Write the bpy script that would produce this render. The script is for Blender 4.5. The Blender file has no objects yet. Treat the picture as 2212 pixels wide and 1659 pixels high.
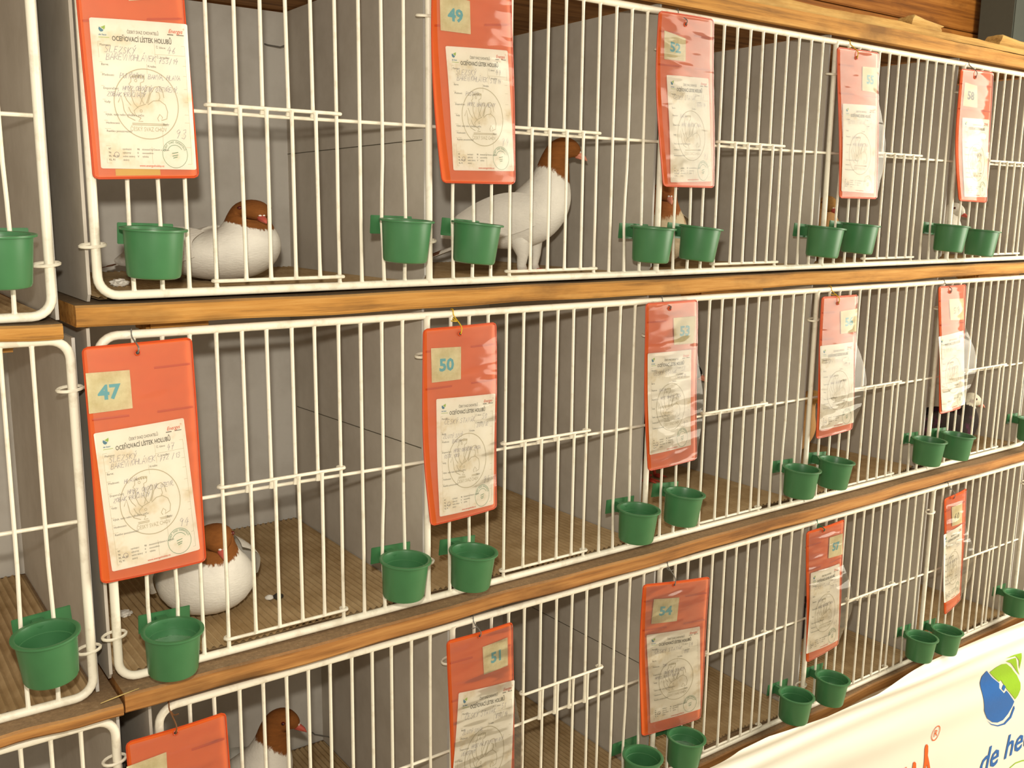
import bpy, bmesh, math, random
import numpy as np
from mathutils import Vector, Matrix
random.seed(7)
S = bpy.context.scene
COL = S.collection

# ---------------------------------------------------------------- camera
F_PX = 2091.88
CAM = np.array([-0.243433, -1.066676, 1.498974])
_r = np.array([0.180014, -0.045134, 0.626181])
_t = np.linalg.norm(_r); _k = _r / _t
_K = np.array([[0, -_k[2], _k[1]], [_k[2], 0, -_k[0]], [-_k[1], _k[0], 0]])
ROT = np.eye(3) + math.sin(_t) * _K + (1 - math.cos(_t)) * _K @ _K
RIGHT, FWD, UP = ROT[0], ROT[1], ROT[2]
cd = bpy.data.cameras.new('camera')
cam = bpy.data.objects.new('camera', cd); COL.objects.link(cam)
cam.matrix_world = Matrix(((RIGHT[0], UP[0], -FWD[0], CAM[0]), (RIGHT[1], UP[1], -FWD[1], CAM[1]),
                           (RIGHT[2], UP[2], -FWD[2], CAM[2]), (0, 0, 0, 1)))
cd.sensor_fit = 'HORIZONTAL'; cd.sensor_width = 36.0; cd.lens = F_PX / 2212 * 36.0
cd.clip_start = 0.02; cd.clip_end = 60
S.camera = cam

# ---------------------------------------------------------------- light
S.view_settings.view_transform = 'Standard'; S.view_settings.look = 'None'
S.view_settings.gamma = 1; S.view_settings.use_curve_mapping = False
S.view_settings.exposure = 0.28
w = bpy.data.worlds.new('daylight'); S.world = w; w.use_nodes = True
w.node_tree.nodes['Background'].inputs[0].default_value = (1.0, 0.89, 0.70, 1)
w.node_tree.nodes['Background'].inputs[1].default_value = 0.58

def lamp(name, kind, loc, energy, color, **kw):
    d = bpy.data.lights.new(name, kind); d.energy = energy; d.color = color
    for k, v in kw.items(): setattr(d, k, v)
    o = bpy.data.objects.new(name, d); COL.objects.link(o); o.location = loc
    return o
# the flash sits 8 cm above the lens of the camera that took the picture
flash = lamp('camera_flash', 'SPOT', CAM + UP * 0.082 - RIGHT * 0.01, 30.0, (1.0, 0.93, 0.80),
             spot_size=math.radians(130), spot_blend=0.3, shadow_soft_size=0.014)
flash.rotation_euler = cam.matrix_world.to_euler()
# daylight from the open end of the shed, to the right of the cages
day = lamp('open_shed_end', 'AREA', (2.85, -1.35, 1.50), 62.0, (1.0, 0.93, 0.77), shape='RECTANGLE', size=1.5, size_y=1.9)
day.rotation_euler = (Vector((1.6, 0.0, 1.15)) - day.location).to_track_quat('-Z', 'Y').to_euler()

# ---------------------------------------------------------------- pixel helpers
def ray(px, py): return ROT.T @ np.array([(px - 1106) / F_PX, 1, -(py - 829.5) / F_PX])
def un(px, py, Y=0.0):
    d = ray(px, py); return CAM + d * ((Y - CAM[1]) / d[1])
def unz(px, py, Z):
    d = ray(px, py); return CAM + d * ((Z - CAM[2]) / d[2])

# ---------------------------------------------------------------- materials
def lin(c):
    f = lambda v: v / 12.92 if v <= 0.04045 else ((v + 0.055) / 1.055) ** 2.4
    return tuple(f(v / 255) for v in c) + (1,)
def mat_new(name):
    m = bpy.data.materials.new(name); m.use_nodes = True
    nt = m.node_tree; b = nt.nodes['Principled BSDF']
    return m, nt, b
def N(nt, typ, **kw):
    n = nt.nodes.new(typ)
    for k, v in kw.items(): setattr(n, k, v)
    return n
def coords(nt, scale=(1, 1, 1), rot=(0, 0, 0)):
    tc = N(nt, 'ShaderNodeTexCoord'); mp = N(nt, 'ShaderNodeMapping')
    mp.inputs['Scale'].default_value = scale; mp.inputs['Rotation'].default_value = rot
    nt.links.new(tc.outputs['Object'], mp.inputs['Vector'])
    return mp.outputs['Vector']
def noise(nt, vec, scale, detail=4, rough=0.6):
    n = N(nt, 'ShaderNodeTexNoise'); n.inputs['Scale'].default_value = scale
    n.inputs['Detail'].default_value = detail; n.inputs['Roughness'].default_value = rough
    nt.links.new(vec, n.inputs['Vector']); return n.outputs['Fac']
def ramp(nt, fac, stops):
    r = N(nt, 'ShaderNodeValToRGB'); e = r.color_ramp.elements
    while len(e) < len(stops): e.new(0.5)
    for i, (p, c) in enumerate(stops):
        e[i].position = p; e[i].color = c
    nt.links.new(fac, r.inputs['Fac']); return r.outputs['Color']
def mix(nt, fac, a, b, mode='MIX'):
    m = N(nt, 'ShaderNodeMix', data_type='RGBA', blend_type=mode)
    for s, v in (('Factor', fac), ('A', a), ('B', b)):
        sock = [i for i in m.inputs if i.name == s and (i.type == ('VALUE' if s == 'Factor' else 'RGBA'))][0]
        if hasattr(v, 'is_linked'): nt.links.new(v, sock)
        else: sock.default_value = v
    return [o for o in m.outputs if o.type == 'RGBA'][0]
def bump(nt, b, h, strength=0.3, dist=0.001):
    n = N(nt, 'ShaderNodeBump'); n.inputs['Strength'].default_value = strength; n.inputs['Distance'].default_value = dist
    nt.links.new(h, n.inputs['Height']); nt.links.new(n.outputs['Normal'], b.inputs['Normal'])
def speckled(name, col, dirt, amount=0.35, scale=30, rough=0.5, bumps=0.0, spec=0.4):
    m, nt, b = mat_new(name); v = coords(nt)
    f = noise(nt, v, scale, 5, 0.65)
    c = ramp(nt, f, [(0.35, lin(dirt)), (0.35 + amount, lin(col)), (1, lin(col))])
    nt.links.new(c, b.inputs['Base Color']); b.inputs['Roughness'].default_value = rough
    b.inputs['Specular IOR Level'].default_value = spec
    if bumps: bump(nt, b, noise(nt, v, scale * 8, 3), bumps)
    return m
def flat(name, col, rough=0.6, spec=0.3):
    m, nt, b = mat_new(name); v = coords(nt)
    c = mix(nt, noise(nt, v, 60), lin(col), lin(tuple(int(x * 0.93) for x in col)))
    nt.links.new(c, b.inputs['Base Color']); b.inputs['Roughness'].default_value = rough
    b.inputs['Specular IOR Level'].default_value = spec
    return m
def wood(name, light, mid, dark, along=(2.2, 60, 60), knots=True, rough=0.75, dust=None):
    m, nt, b = mat_new(name)
    v = coords(nt, along)
    g = noise(nt, v, 1.3, 8, 0.7)
    c = ramp(nt, g, [(0.30, lin(dark)), (0.48, lin(mid)), (0.66, lin(light))])
    v2 = coords(nt, tuple(2.6 if a < 10 else 7 for a in along))
    g2 = noise(nt, v2, 2.0, 5, 0.6)
    c = mix(nt, ramp(nt, g2, [(0.52, (0, 0, 0, 1)), (0.72, (0.75, 0.75, 0.75, 1))]), c, lin(dark))
    if knots:
        vo = N(nt, 'ShaderNodeTexVoronoi'); vo.inputs['Scale'].default_value = 1.0
        nt.links.new(coords(nt, tuple(2.3 if a < 10 else 5 for a in along)), vo.inputs['Vector'])
        c = mix(nt, ramp(nt, vo.outputs['Distance'], [(0.05, (1, 1, 1, 1)), (0.12, (0, 0, 0, 1))]), c, lin(tuple(int(x * 0.55) for x in dark)))
    if dust:      # dust lies on faces that point up
        ge = N(nt, 'ShaderNodeNewGeometry'); sp = N(nt, 'ShaderNodeSeparateXYZ')
        nt.links.new(ge.outputs['True Normal'], sp.inputs[0])
        f = ramp(nt, sp.outputs['Z'], [(0.6, (0, 0, 0, 1)), (0.9, (0.9, 0.9, 0.9, 1))])
        d = ramp(nt, noise(nt, coords(nt, (90, 90, 90)), 2, 6, 0.8), [(0.35, lin(dust)), (0.62, lin(tuple(min(255, int(x * 1.25)) for x in dust))), (0.78, lin((215, 205, 180)))])
        c = mix(nt, f, c, d)
    nt.links.new(c, b.inputs['Base Color']); b.inputs['Roughness'].default_value = rough
    b.inputs['Specular IOR Level'].default_value = 0.2
    bump(nt, b, g, 0.5, 0.0015)
    return m

M = {}
M['wire'] = speckled('white_coated_wire', (236, 229, 210), (220, 211, 190), 0.12, 45, 0.42, 0.15)
M['grey'] = speckled('grey_sheet', (199, 191, 178), (185, 176, 162), 0.25, 9, 0.7, 0.0, 0.25)
M['backgrey'] = speckled('pale_grey_sheet', (203, 198, 189), (188, 182, 172), 0.25, 8, 0.7, 0.0, 0.25)
M['edge'] = flat('sheet_edge_pale', (196, 191, 182))
M['wood1'] = wood('honey_pine', (200, 152, 84), (178, 126, 60), (106, 72, 36), dust=(92, 80, 64))
M['wood2'] = wood('reddish_pine', (184, 134, 76), (156, 106, 56), (98, 64, 34), dust=(120, 100, 76))
M['rough'] = wood('rough_sawn_plank', (212, 176, 112), (190, 148, 84), (128, 90, 46), rough=0.9)
M['brown'] = wood('dark_plank', (170, 124, 74), (142, 98, 54), (92, 60, 30), along=(3, 40, 40))
M['planks'] = wood('varnished_planks', (176, 116, 52), (150, 92, 36), (98, 56, 22), along=(1.5, 40, 55), knots=False, rough=0.45)
M['card'] = speckled('corrugated_cardboard', (192, 166, 126), (162, 134, 94), 0.3, 14, 0.85, 0.2, 0.15)
M['green'] = flat('green_plastic', (64, 118, 74), 0.36, 0.45)
M['orange'] = flat('orange_vinyl', (220, 98, 34), 0.38, 0.4)
M['orange_seam'] = flat('orange_vinyl_weld', (198, 72, 22), 0.4, 0.4)
M['steel'] = flat('dull_steel_wire', (112, 108, 100), 0.4, 0.6)
M['rust'] = flat('rusty_wire', (120, 78, 44), 0.7)
M['yellow_wire'] = flat('yellow_wire', (212, 172, 36), 0.5)
M['green_string'] = flat('green_string', (34, 120, 84), 0.7)
M['ticket'] = speckled('cream_ticket', (218, 208, 166), (194, 180, 132), 0.25, 40, 0.7)
M['ink'] = flat('grey_print', (88, 82, 66)); M['ink_light'] = flat('pale_print', (188, 176, 146))
M['mark'] = flat('watermark_print', (190, 179, 150)); M['pen'] = flat('violet_pen', (100, 90, 118))
M['red_ink'] = flat('red_print', (216, 96, 62)); M['blue_ink'] = flat('blue_print', (62, 122, 150)); M['lime_ink'] = flat('lime_print', (150, 184, 74))
M['stamp'] = flat('green_stamp_ink', (92, 140, 104)); M['digit'] = flat('blue_digits', (92, 168, 182)); M['black_ink'] = flat('black_digits', (60, 54, 48))
M['navy'] = flat('dark_grey_post', (92, 96, 88)); M['soil'] = speckled('trodden_earth', (198, 184, 156), (168, 152, 122), 0.3, 6, 0.9)
M['banner_blue'] = flat('banner_blue', (14, 92, 168), 0.45); M['banner_lime'] = flat('banner_lime', (140, 184, 28), 0.45)
M['banner_orange'] = flat('banner_orange', (226, 92, 20), 0.45)
M['beak'] = flat('pink_beak', (222, 146, 122), 0.5); M['redbeak'] = flat('red_beak', (196, 92, 78), 0.5)
M['cere'] = flat('chalky_cere', (232, 222, 214), 0.8); M['eye'] = flat('dark_red_eye', (92, 26, 18), 0.15, 0.6); M['pupil'] = flat('black_pupil', (16, 12, 10), 0.1, 0.6)
M['foot'] = flat('red_foot', (196, 74, 56), 0.6)
M['white_feather'] = flat('white_down', (236, 232, 222), 0.9)
M['straw'] = flat('dry_straw', (196, 172, 108), 0.8)
M['glue'] = flat('yellow_tape', (214, 168, 70), 0.5)

def paper():
    m, nt, b = mat_new('stained_paper'); v = coords(nt)
    a = noise(nt, v, 22, 4, 0.6)
    c = ramp(nt, a, [(0.30, lin((212, 194, 156))), (0.46, lin((236, 230, 216))), (0.7, lin((241, 237, 226)))])
    nt.links.new(c, b.inputs['Base Color']); b.inputs['Roughness'].default_value = 0.75
    b.inputs['Specular IOR Level'].default_value = 0.15
    return m
M['paper'] = paper()
def film():
    m, nt, b = mat_new('clear_film'); nt.nodes.remove(b)
    out = nt.nodes['Material Output']
    v = coords(nt, (7, 7, 26), (0, 0.45, 0))
    h = noise(nt, v, 1.5, 1.5, 0.45)
    bm = N(nt, 'ShaderNodeBump'); bm.inputs['Strength'].default_value = 1.0; bm.inputs['Distance'].default_value = 0.007
    nt.links.new(h, bm.inputs['Height'])
    tr = N(nt, 'ShaderNodeBsdfTransparent'); tr.inputs[0].default_value = (0.985, 0.975, 0.95, 1)
    gl = N(nt, 'ShaderNodeBsdfGlossy'); gl.inputs['Roughness'].default_value = 0.10; gl.inputs[0].default_value = (1, 0.98, 0.94, 1)
    df = N(nt, 'ShaderNodeBsdfDiffuse'); df.inputs[0].default_value = (0.9, 0.87, 0.78, 1)
    fr = N(nt, 'ShaderNodeFresnel'); fr.inputs[0].default_value = 1.36
    for n in (gl, fr): nt.links.new(bm.outputs[0], n.inputs['Normal'])
    m1 = N(nt, 'ShaderNodeMixShader'); m1.inputs[0].default_value = 0.05
    nt.links.new(tr.outputs[0], m1.inputs[1]); nt.links.new(df.outputs[0], m1.inputs[2])
    m2 = N(nt, 'ShaderNodeMixShader')
    nt.links.new(fr.outputs[0], m2.inputs[0]); nt.links.new(m1.outputs[0], m2.inputs[1]); nt.links.new(gl.outputs[0], m2.inputs[2])
    nt.links.new(m2.outputs[0], out.inputs['Surface'])
    return m
M['film'] = film()
def water():
    m, nt, b = mat_new('water'); b.inputs['Base Color'].default_value = (0.75, 0.85, 0.75, 1)
    b.inputs['Roughness'].default_value = 0.03; b.inputs['Transmission Weight'].default_value = 1.0; b.inputs['IOR'].default_value = 1.33
    bump(nt, b, noise(nt, coords(nt), 20), 0.05)
    return m
M['water'] = water()
def vinyl():
    m, nt, b = mat_new('white_vinyl_banner')
    c = mix(nt, noise(nt, coords(nt), 3), lin((226, 221, 209)), lin((217, 211, 197)))
    nt.links.new(c, b.inputs['Base Color']); b.inputs['Roughness'].default_value = 0.42
    return m
M['vinyl'] = vinyl()
def feathers(name, body, head, tail, split, tailsplit=-1, scale=26, iris=None):
    """body colour, with the head colour above `split` along the spine (attribute 'along') and a frayed border"""
    m, nt, b = mat_new(name)
    at = N(nt, 'ShaderNodeAttribute', attribute_name='along')
    v = coords(nt)
    fr = noise(nt, coords(nt, (260, 260, 90)), 1, 3, 0.7)
    ad = N(nt, 'ShaderNodeMath', operation='MULTIPLY_ADD'); ad.inputs[1].default_value = 0.06; nt.links.new(fr, ad.inputs[0]); nt.links.new(at.outputs['Fac'], ad.inputs[2])
    sh = noise(nt, v, scale, 5, 0.6)
    cb = mix(nt, sh, lin(body), lin(tuple(int(x * 0.86) for x in body)))
    ch = mix(nt, noise(nt, coords(nt, (30, 30, 90)), 2, 4), lin(head), lin(tuple(int(x * 0.72) for x in head)))
    c = mix(nt, ramp(nt, ad.outputs[0], [(split + 0.028, (0, 0, 0, 1)), (split + 0.04, (1, 1, 1, 1))]), cb, ch)
    if tailsplit > 0:
        c = mix(nt, ramp(nt, at.outputs['Fac'], [(tailsplit - 0.02, (1, 1, 1, 1)), (tailsplit, (0, 0, 0, 1))]), c, lin(tail))
    if iris:
        c = mix(nt, ramp(nt, noise(nt, v, 30, 2), [(0.55, (0, 0, 0, 1)), (0.68, (0.7, 0.7, 0.7, 1))]), c, lin(iris))
    nt.links.new(c, b.inputs['Base Color']); b.inputs['Roughness'].default_value = 0.85; b.inputs['Specular IOR Level'].default_value = 0.15
    bump(nt, b, noise(nt, coords(nt, (70, 70, 150)), 2.2, 4, 0.6), 0.45, 0.0018)
    return m
BROWN = (150, 92, 44)
M['silesian'] = feathers('white_feathers_brown_head', (250, 245, 233), BROWN, (120, 76, 44), 0.575, 0.02)
M['dark_pigeon'] = feathers('dark_feathers_white_cap', (56, 48, 44), (240, 232, 208), (40, 34, 30), 0.64, 0.02, iris=(92, 44, 70))
M['tan_pigeon'] = feathers('tan_feathers', (186, 142, 92), (178, 134, 76), (120, 84, 50), 0.72, 0.02, 18)
M['pied_pigeon'] = feathers('tan_and_white_feathers', (214, 196, 162), (162, 98, 52), (120, 84, 50), 0.55, 0.02, 18, iris=(150, 96, 50))
M['black_pigeon'] = feathers('blackish_feathers', (50, 44, 40), (46, 40, 36), (40, 34, 30), 0.8, 0.02)
M['white_pigeon'] = feathers('white_feathers', (238, 232, 216), (240, 234, 218), (230, 222, 206), 0.8, 0.02)

# ---------------------------------------------------------------- geometry helpers
class MB:
    def __init__(self): self.v, self.f = [], []
    def add(self, v, f):
        n = len(self.v); self.v += [tuple(map(float, p)) for p in v]; self.f += [tuple(i + n for i in q) for q in f]; return self
    def box(self, lo, hi, bev=0.0):
        x0, y0, z0 = lo; x1, y1, z1 = hi
        if bev <= 0:
            return self.add([(x, y, z) for z in (z0, z1) for y in (y0, y1) for x in (x0, x1)],
                            [(0, 2, 3, 1), (4, 5, 7, 6), (0, 1, 5, 4), (2, 6, 7, 3), (0, 4, 6, 2), (1, 3, 7, 5)])
        bm = bmesh.new(); bmesh.ops.create_cube(bm, size=1)
        for q in bm.verts: q.co = Vector(((x0 + x1) / 2 + q.co.x * (x1 - x0), (y0 + y1) / 2 + q.co.y * (y1 - y0), (z0 + z1) / 2 + q.co.z * (z1 - z0)))
        bmesh.ops.bevel(bm, geom=list(bm.edges), offset=bev, segments=2, affect='EDGES')
        bm.verts.index_update()
        self.add([q.co for q in bm.verts], [[q.index for q in fc.verts] for fc in bm.faces]); bm.free(); return self
    def tube(self, path, rad, n=8, closed=False, caps=True):
        P = [Vector(p) for p in path]; m = len(P)
        R = rad if hasattr(rad, '__len__') else [rad] * m
        vs, fs = [], []; prev = None
        for i in range(m):
            a = P[(i - 1) % m] if (closed or i > 0) else P[i]; b = P[(i + 1) % m] if (closed or i < m - 1) else P[i]
            t = (b - a); t = t.normalized() if t.length > 1e-9 else Vector((0, 0, 1))
            if prev is None:
                u = t.cross(Vector((0.31, 0.95, 0.11))); u = u.normalized() if u.length > 1e-4 else t.orthogonal().normalized()
            else: u = (prev - t * prev.dot(t)).normalized()
            prev = u; q = t.cross(u)
            for j in range(n):
                an = 2 * math.pi * j / n; vs.append(P[i] + (u * math.cos(an) + q * math.sin(an)) * R[i])
        for i in range(m if closed else m - 1):
            for j in range(n):
                fs.append((i * n + j, i * n + (j + 1) % n, ((i + 1) % m) * n + (j + 1) % n, ((i + 1) % m) * n + j))
        if not closed and caps:
            fs.append(tuple(range(n - 1, -1, -1))); fs.append(tuple((m - 1) * n + j for j in range(n)))
        return self.add(vs, fs)
    def lathe(self, prof, n=32, center=(0, 0, 0)):
        vs, fs = [], []; m = len(prof)
        for r, z in prof:
            for j in range(n):
                an = 2 * math.pi * j / n; vs.append((center[0] + r * math.cos(an), center[1] + r * math.sin(an), center[2] + z))
        for i in range(m - 1):
            for j in range(n): fs.append((i * n + j, i * n + (j + 1) % n, (i + 1) * n + (j + 1) % n, (i + 1) * n + j))
        return self.add(vs, fs)
    def grid(self, fn, nu, nv):
        vs = [fn(i / nu, j / nv) for j in range(nv + 1) for i in range(nu + 1)]
        fs = [(j * (nu + 1) + i, j * (nu + 1) + i + 1, (j + 1) * (nu + 1) + i + 1, (j + 1) * (nu + 1) + i) for j in range(nv) for i in range(nu)]
        return self.add(vs, fs)

def link(o, parent=None):
    COL.objects.link(o)
    if parent is not None: o.parent = parent
    return o
def world_of(o):
    v = Vector((0, 0, 0))
    while o is not None: v += o.location; o = o.parent
    return v
def mk(name, mb, mat, parent=None, smooth=True, origin=None):
    """mesh object; vertices of mb are world positions (roots carry no rotation)"""
    me = bpy.data.meshes.new(name)
    V = mb.v
    if parent is not None:
        off = world_of(parent); loc = (0, 0, 0)
    else:
        if origin is None:
            A = np.array(V); origin = ((A[:, 0].min() + A[:, 0].max()) / 2, (A[:, 1].min() + A[:, 1].max()) / 2, A[:, 2].min())
        off = Vector(origin); loc = origin
    me.from_pydata([(a - off[0], b - off[1], c - off[2]) for a, b, c in V], [], mb.f)
    if smooth:
        me.polygons.foreach_set('use_smooth', [True] * len(me.polygons))
        try: me.set_sharp_from_angle(angle=math.radians(38))
        except Exception: pass
    me.update()
    me.materials.append(M[mat] if isinstance(mat, str) else mat)
    o = bpy.data.objects.new(name, me); o.location = loc
    return link(o, parent)
def empty(name, loc):
    o = bpy.data.objects.new(name, None); o.empty_display_size = 0.02; o.location = loc; return link(o)
def tag(o, label, cat, group=None, kind=None):
    o['label'] = words(label); o['category'] = cat
    if group: o['group'] = group
    if kind: o['kind'] = kind
    return o
def struct(name, mb, mat, label=None, smooth=False):
    o = mk(name, mb, mat, smooth=smooth); o['kind'] = 'structure'
    if label: o['label'] = label
    return o

# ================================================================ THE SETTING
struct('floor', MB().box((-2.5, -3.0, -0.05), (4.5, 1.2, 0.0)), 'soil', 'trodden earth floor of the shed')
Yw = 0.95
wall = struct('wall_back', MB().box((-1.2, Yw + 0.02, 0.0), (4.6, Yw + 0.05, 3.2)), 'planks', 'varnished brown plank wall behind the cages')
zz = 1.30
while zz < 3.15:
    mk('plank', MB().box((-1.2, Yw, zz), (4.6, Yw + 0.02, zz + 0.136), 0.003), 'planks', wall, smooth=False); zz += 0.14
_px = un(2191, 40, 0.80)[0]
struct('trim_1', MB().box((_px, 0.80, 0.0), (_px + 0.16, 0.93, 3.2), 0.004), 'navy', 'dark grey post against the plank wall')

# ================================================================ CAGE BANK
W = 0.4; DEP = 0.438
ROWS = {1: dict(x0=0.000, zb=1.4012, zt=1.7775, zx=1.595, floor=1.393, ceil=1.7935),
        2: dict(x0=-0.004, zb=0.9730, zt=1.3590, zx=1.1645, floor=0.9665, ceil=1.3690),
        3: dict(x0=0.0355, zb=0.5440, zt=0.9245, zx=0.7335, floor=0.5370, ceil=0.9430)}
LEFT = {1: dict(x1=-0.0450, zb=1.3830, zt=1.7600, zx=1.5800, floor=1.3765, ceil=1.7780),
        2: dict(x1=-0.0315, zb=0.9640, zt=1.3580, zx=1.1620, floor=0.9590, ceil=1.3600),
        3: dict(x1=-0.0125, zb=0.5350, zt=0.9290, zx=0.7300, floor=0.5280, ceil=0.9440)}
TAGS = {1: (46, 49, 52, 55, 58), 2: (47, 50, 53, 56, 59), 3: (48, 51, 54, 57, 60)}
rowname = {1: 'top tier of cages, tags 46 to 58', 2: 'middle tier of cages, tags 47 to 59', 3: 'bottom tier of cages, tags 48 to 60'}
neigh = {1: 46, 2: 47, 3: 48}
_t1 = {4: 'forty', 5: 'fifty', 6: 'sixty'}; _o1 = ('', '-one', '-two', '-three', '-four', '-five', '-six', '-seven', '-eight', '-nine')
def nw(n): return _t1[n // 10] + _o1[n % 10]
def words(s):
    import re
    return re.sub(r'\b(4[6-9]|5[0-9]|60)\b', lambda m: nw(int(m.group(1))), s)
FR = [0.0895 + i * 0.07464 for i in range(12)]

def shelf(name, x0, x1, yf, z0, z1, mat, label, seed):
    rnd = random.Random(seed); n = 60
    mb = MB()
    # slightly wavy front edge board with the shelf plank behind it
    def wob(i): return 0.0012 * math.sin(i * 0.41 + seed) + 0.0008 * math.sin(i * 1.13 + seed * 2)
    vs, fs = [], []
    b = 0.0025
    for i in range(n + 1):
        x = x0 + (x1 - x0) * i / n; o = wob(i)
        prof = [(yf + b + o, z0 + o * 0.7), (yf + o, z0 + b + o * 0.7), (yf + o, z1 - b + o * .4), (yf + b + o, z1 + o * .4), (DEP + 0.01, z1), (DEP + 0.01, z0)]
        vs += [(x, y, z) for y, z in prof]
    k = 6
    for i in range(n):
        for j in range(k): fs.append((i * k + j, (i + 1) * k + j, (i + 1) * k + (j + 1) % k, i * k + (j + 1) % k))
    fs.append(tuple(range(k - 1, -1, -1))); fs.append(tuple(n * k + j for j in range(k)))
    mb.add(vs, fs)
    o = mk(name, mb, mat, smooth=True)
    return tag(o, label, 'shelf board')
shelf('shelf_board', -0.0255, 2.10, -0.012, 1.3695, 1.3925, 'wood1', 'honey coloured pine shelf board under the cages tagged 46 to 58', 1)
shelf('shelf_board', -0.0060, 2.10, -0.027, 0.9435, 0.9662, 'wood2', 'reddish brown pine shelf board under the cages tagged 47 to 59', 2)
shelf('shelf_board', 0.0, 2.14, -0.012, 0.5130, 0.5365, 'wood2', 'pine shelf board behind the top edge of the white banner', 3)
shelf('shelf_board', -0.92, -0.0395, -0.016, 1.3605, 1.3762, 'wood1', 'short end of a pine shelf beside the cage tagged 46', 4)
shelf('shelf_board', -0.92, -0.0090, -0.031, 0.9448, 0.9588, 'wood2', 'brown shelf end, droppings on it, beside the cage tagged 47', 5)
shelf('shelf_board', -0.92, 0.0, -0.027, 0.5130, 0.5278, 'wood2', 'pine shelf end beside the cage tagged 48', 6)

# roof boards over the top row
o = mk('roof_board', MB().box((-0.92, 0.0, 1.7945), (2.9, DEP + 0.05, 1.812), 0.002), 'brown', smooth=False); tag(o, 'dark plank roof over the cages tagged 46 to 58', 'board')
def lath(name, x0, x1, y0, y1, z0, z1, mat, label, seed, amp=0.0015):
    n = 90; rnd = random.Random(seed); ph = [rnd.random() * 6 for _ in range(4)]
    vs, fs = [], []
    for i in range(n + 1):
        x = x0 + (x1 - x0) * i / n
        a = amp * (math.sin(i * .33 + ph[0]) + .6 * math.sin(i * .9 + ph[1]) + rnd.uniform(-.5, .5)); c = amp * .6 * (math.sin(i * .27 + ph[2]) + rnd.uniform(-.4, .4))
        vs += [(x, y0, z0 + c), (x, y0, z1 + a), (x, y1, z1 + a * .5), (x, y1, z0)]
    for i in range(n):
        for j in range(4): fs.append((i * 4 + j, (i + 1) * 4 + j, (i + 1) * 4 + (j + 1) % 4, i * 4 + (j + 1) % 4))
    fs += [(3, 2, 1, 0), tuple(n * 4 + j for j in range(4))]
    return tag(mk(name, MB().add(vs, fs), mat), label, 'board')
lath('front_lath', -0.92, 2.9, -0.014, -0.001, 1.7868, 1.8110, 'wood1', 'sawn yellow lath running above the top wire front', 11, 0.0008)
lath('rough_plank', -0.92, 2.9, -0.006, 0.10, 1.8130, 1.8262, 'rough', 'rough grey-brown plank lying on top of the yellow lath', 12, 0.0018)
def chunk(px0, py0, px1, py1, Y, dep, label, seed):
    a = un(px0, py1, Y); b = un(px1, py0, Y); rnd = random.Random(seed)
    bm = bmesh.new(); bmesh.ops.create_cube(bm, size=1); bmesh.ops.subdivide_edges(bm, edges=bm.edges[:], cuts=2, use_grid_fill=True)
    for v in bm.verts:
        t = v.co.copy()
        v.co = Vector((a[0] + (t.x + .5) * (b[0] - a[0]) + (t.z + .5) * .012, Y + (t.y + .5) * dep, 1.828 + (t.z + .5) * (b[2] - 1.828) * (1 - .35 * (t.x + .5))))
        v.co += Vector([rnd.uniform(-.002, .002) for _ in range(3)])
    bmesh.ops.bevel(bm, geom=[e for e in bm.edges if e.calc_face_angle(0) > .8], offset=.002, segments=1, affect='EDGES'); bm.verts.index_update()
    o = mk('wood_offcut', MB().add([v.co for v in bm.verts], [[v.index for v in f.verts] for f in bm.faces]), 'rough'); bm.free()
    tag(o, label, 'wood block')
chunk(1966, 44, 2034, 62, 0.02, 0.035, 'short splintered wood offcut lying on the rough plank', 5)
chunk(2156, 98, 2270, 108, 0.02, 0.035, 'longer wood offcut at the post end of the rough plank', 6)

# side, partition and back sheets
def sheet(name, X, z0, z1, label, y0=0.022, th=0.003, mat='grey', zcut=0.0, edge='edge'):
    # thin sheet with a clipped lower front corner, as the photo shows
    pts = [(y0 + zcut, z0), (y0, z0 + zcut * 1.3), (y0, z1), (DEP, z1), (DEP, z0)]
    vs = [(X - th / 2, y, z) for y, z in pts] + [(X + th / 2, y, z) for y, z in pts]; n = len(pts)
    fs = [tuple(range(n)), tuple(range(2 * n - 1, n - 1, -1))] + [(i, i + n, (i + 1) % n + n, (i + 1) % n) for i in range(n)]
    root = empty(name, (X, DEP / 2, z0)); mk('sheet', MB().add(vs, fs), mat, root, smooth=False)
    mk('edge_strip', MB().box((X - th / 2 - .0002, y0 - 0.0012, z0 + zcut * 1.3), (X + th / 2 + .0002, y0, z1)), edge, root, smooth=False)
    return tag(root, label, 'partition', 'grey cage partitions')
for r, d in ROWS.items():
    t = TAGS[r]
    for k in range(0, 6):
        X = d['x0'] + k * W + (0.002 if k else -0.006)
        if k == 5: lab = f'grey end sheet closing the cage tagged {t[4]}'
        elif k == 0: lab = f'dark grey outer side sheet of the cage tagged {t[0]}'
        else: lab = f'grey partition sheet between the cages tagged {t[k-1]} and {t[k]}'
        sheet('partition_sheet', X, d['floor'] + 0.001, d['ceil'] - 0.002, lab, y0=0.014, zcut=0.012 if k else 0.006, edge='edge' if k else 'grey')
    o = mk('back_panel', MB().box((d['x0'] - 0.006, DEP, d['floor'] + .001), (d['x0'] + 5 * W + 0.10, DEP + 0.006, d['ceil'] - .002)), 'backgrey', smooth=False)
    tag(o, f'pale grey back panel behind the {rowname[r]}', 'panel')
for r in (2, 3):
    sheet('partition_sheet', ROWS[r]['x0'] + 5 * W + 0.075, ROWS[r]['floor'] + .001, ROWS[r]['ceil'] - .002, f'outer sheet of the next stack, facing the end of the cage tagged {TAGS[r][4]}', y0=0.014)
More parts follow.
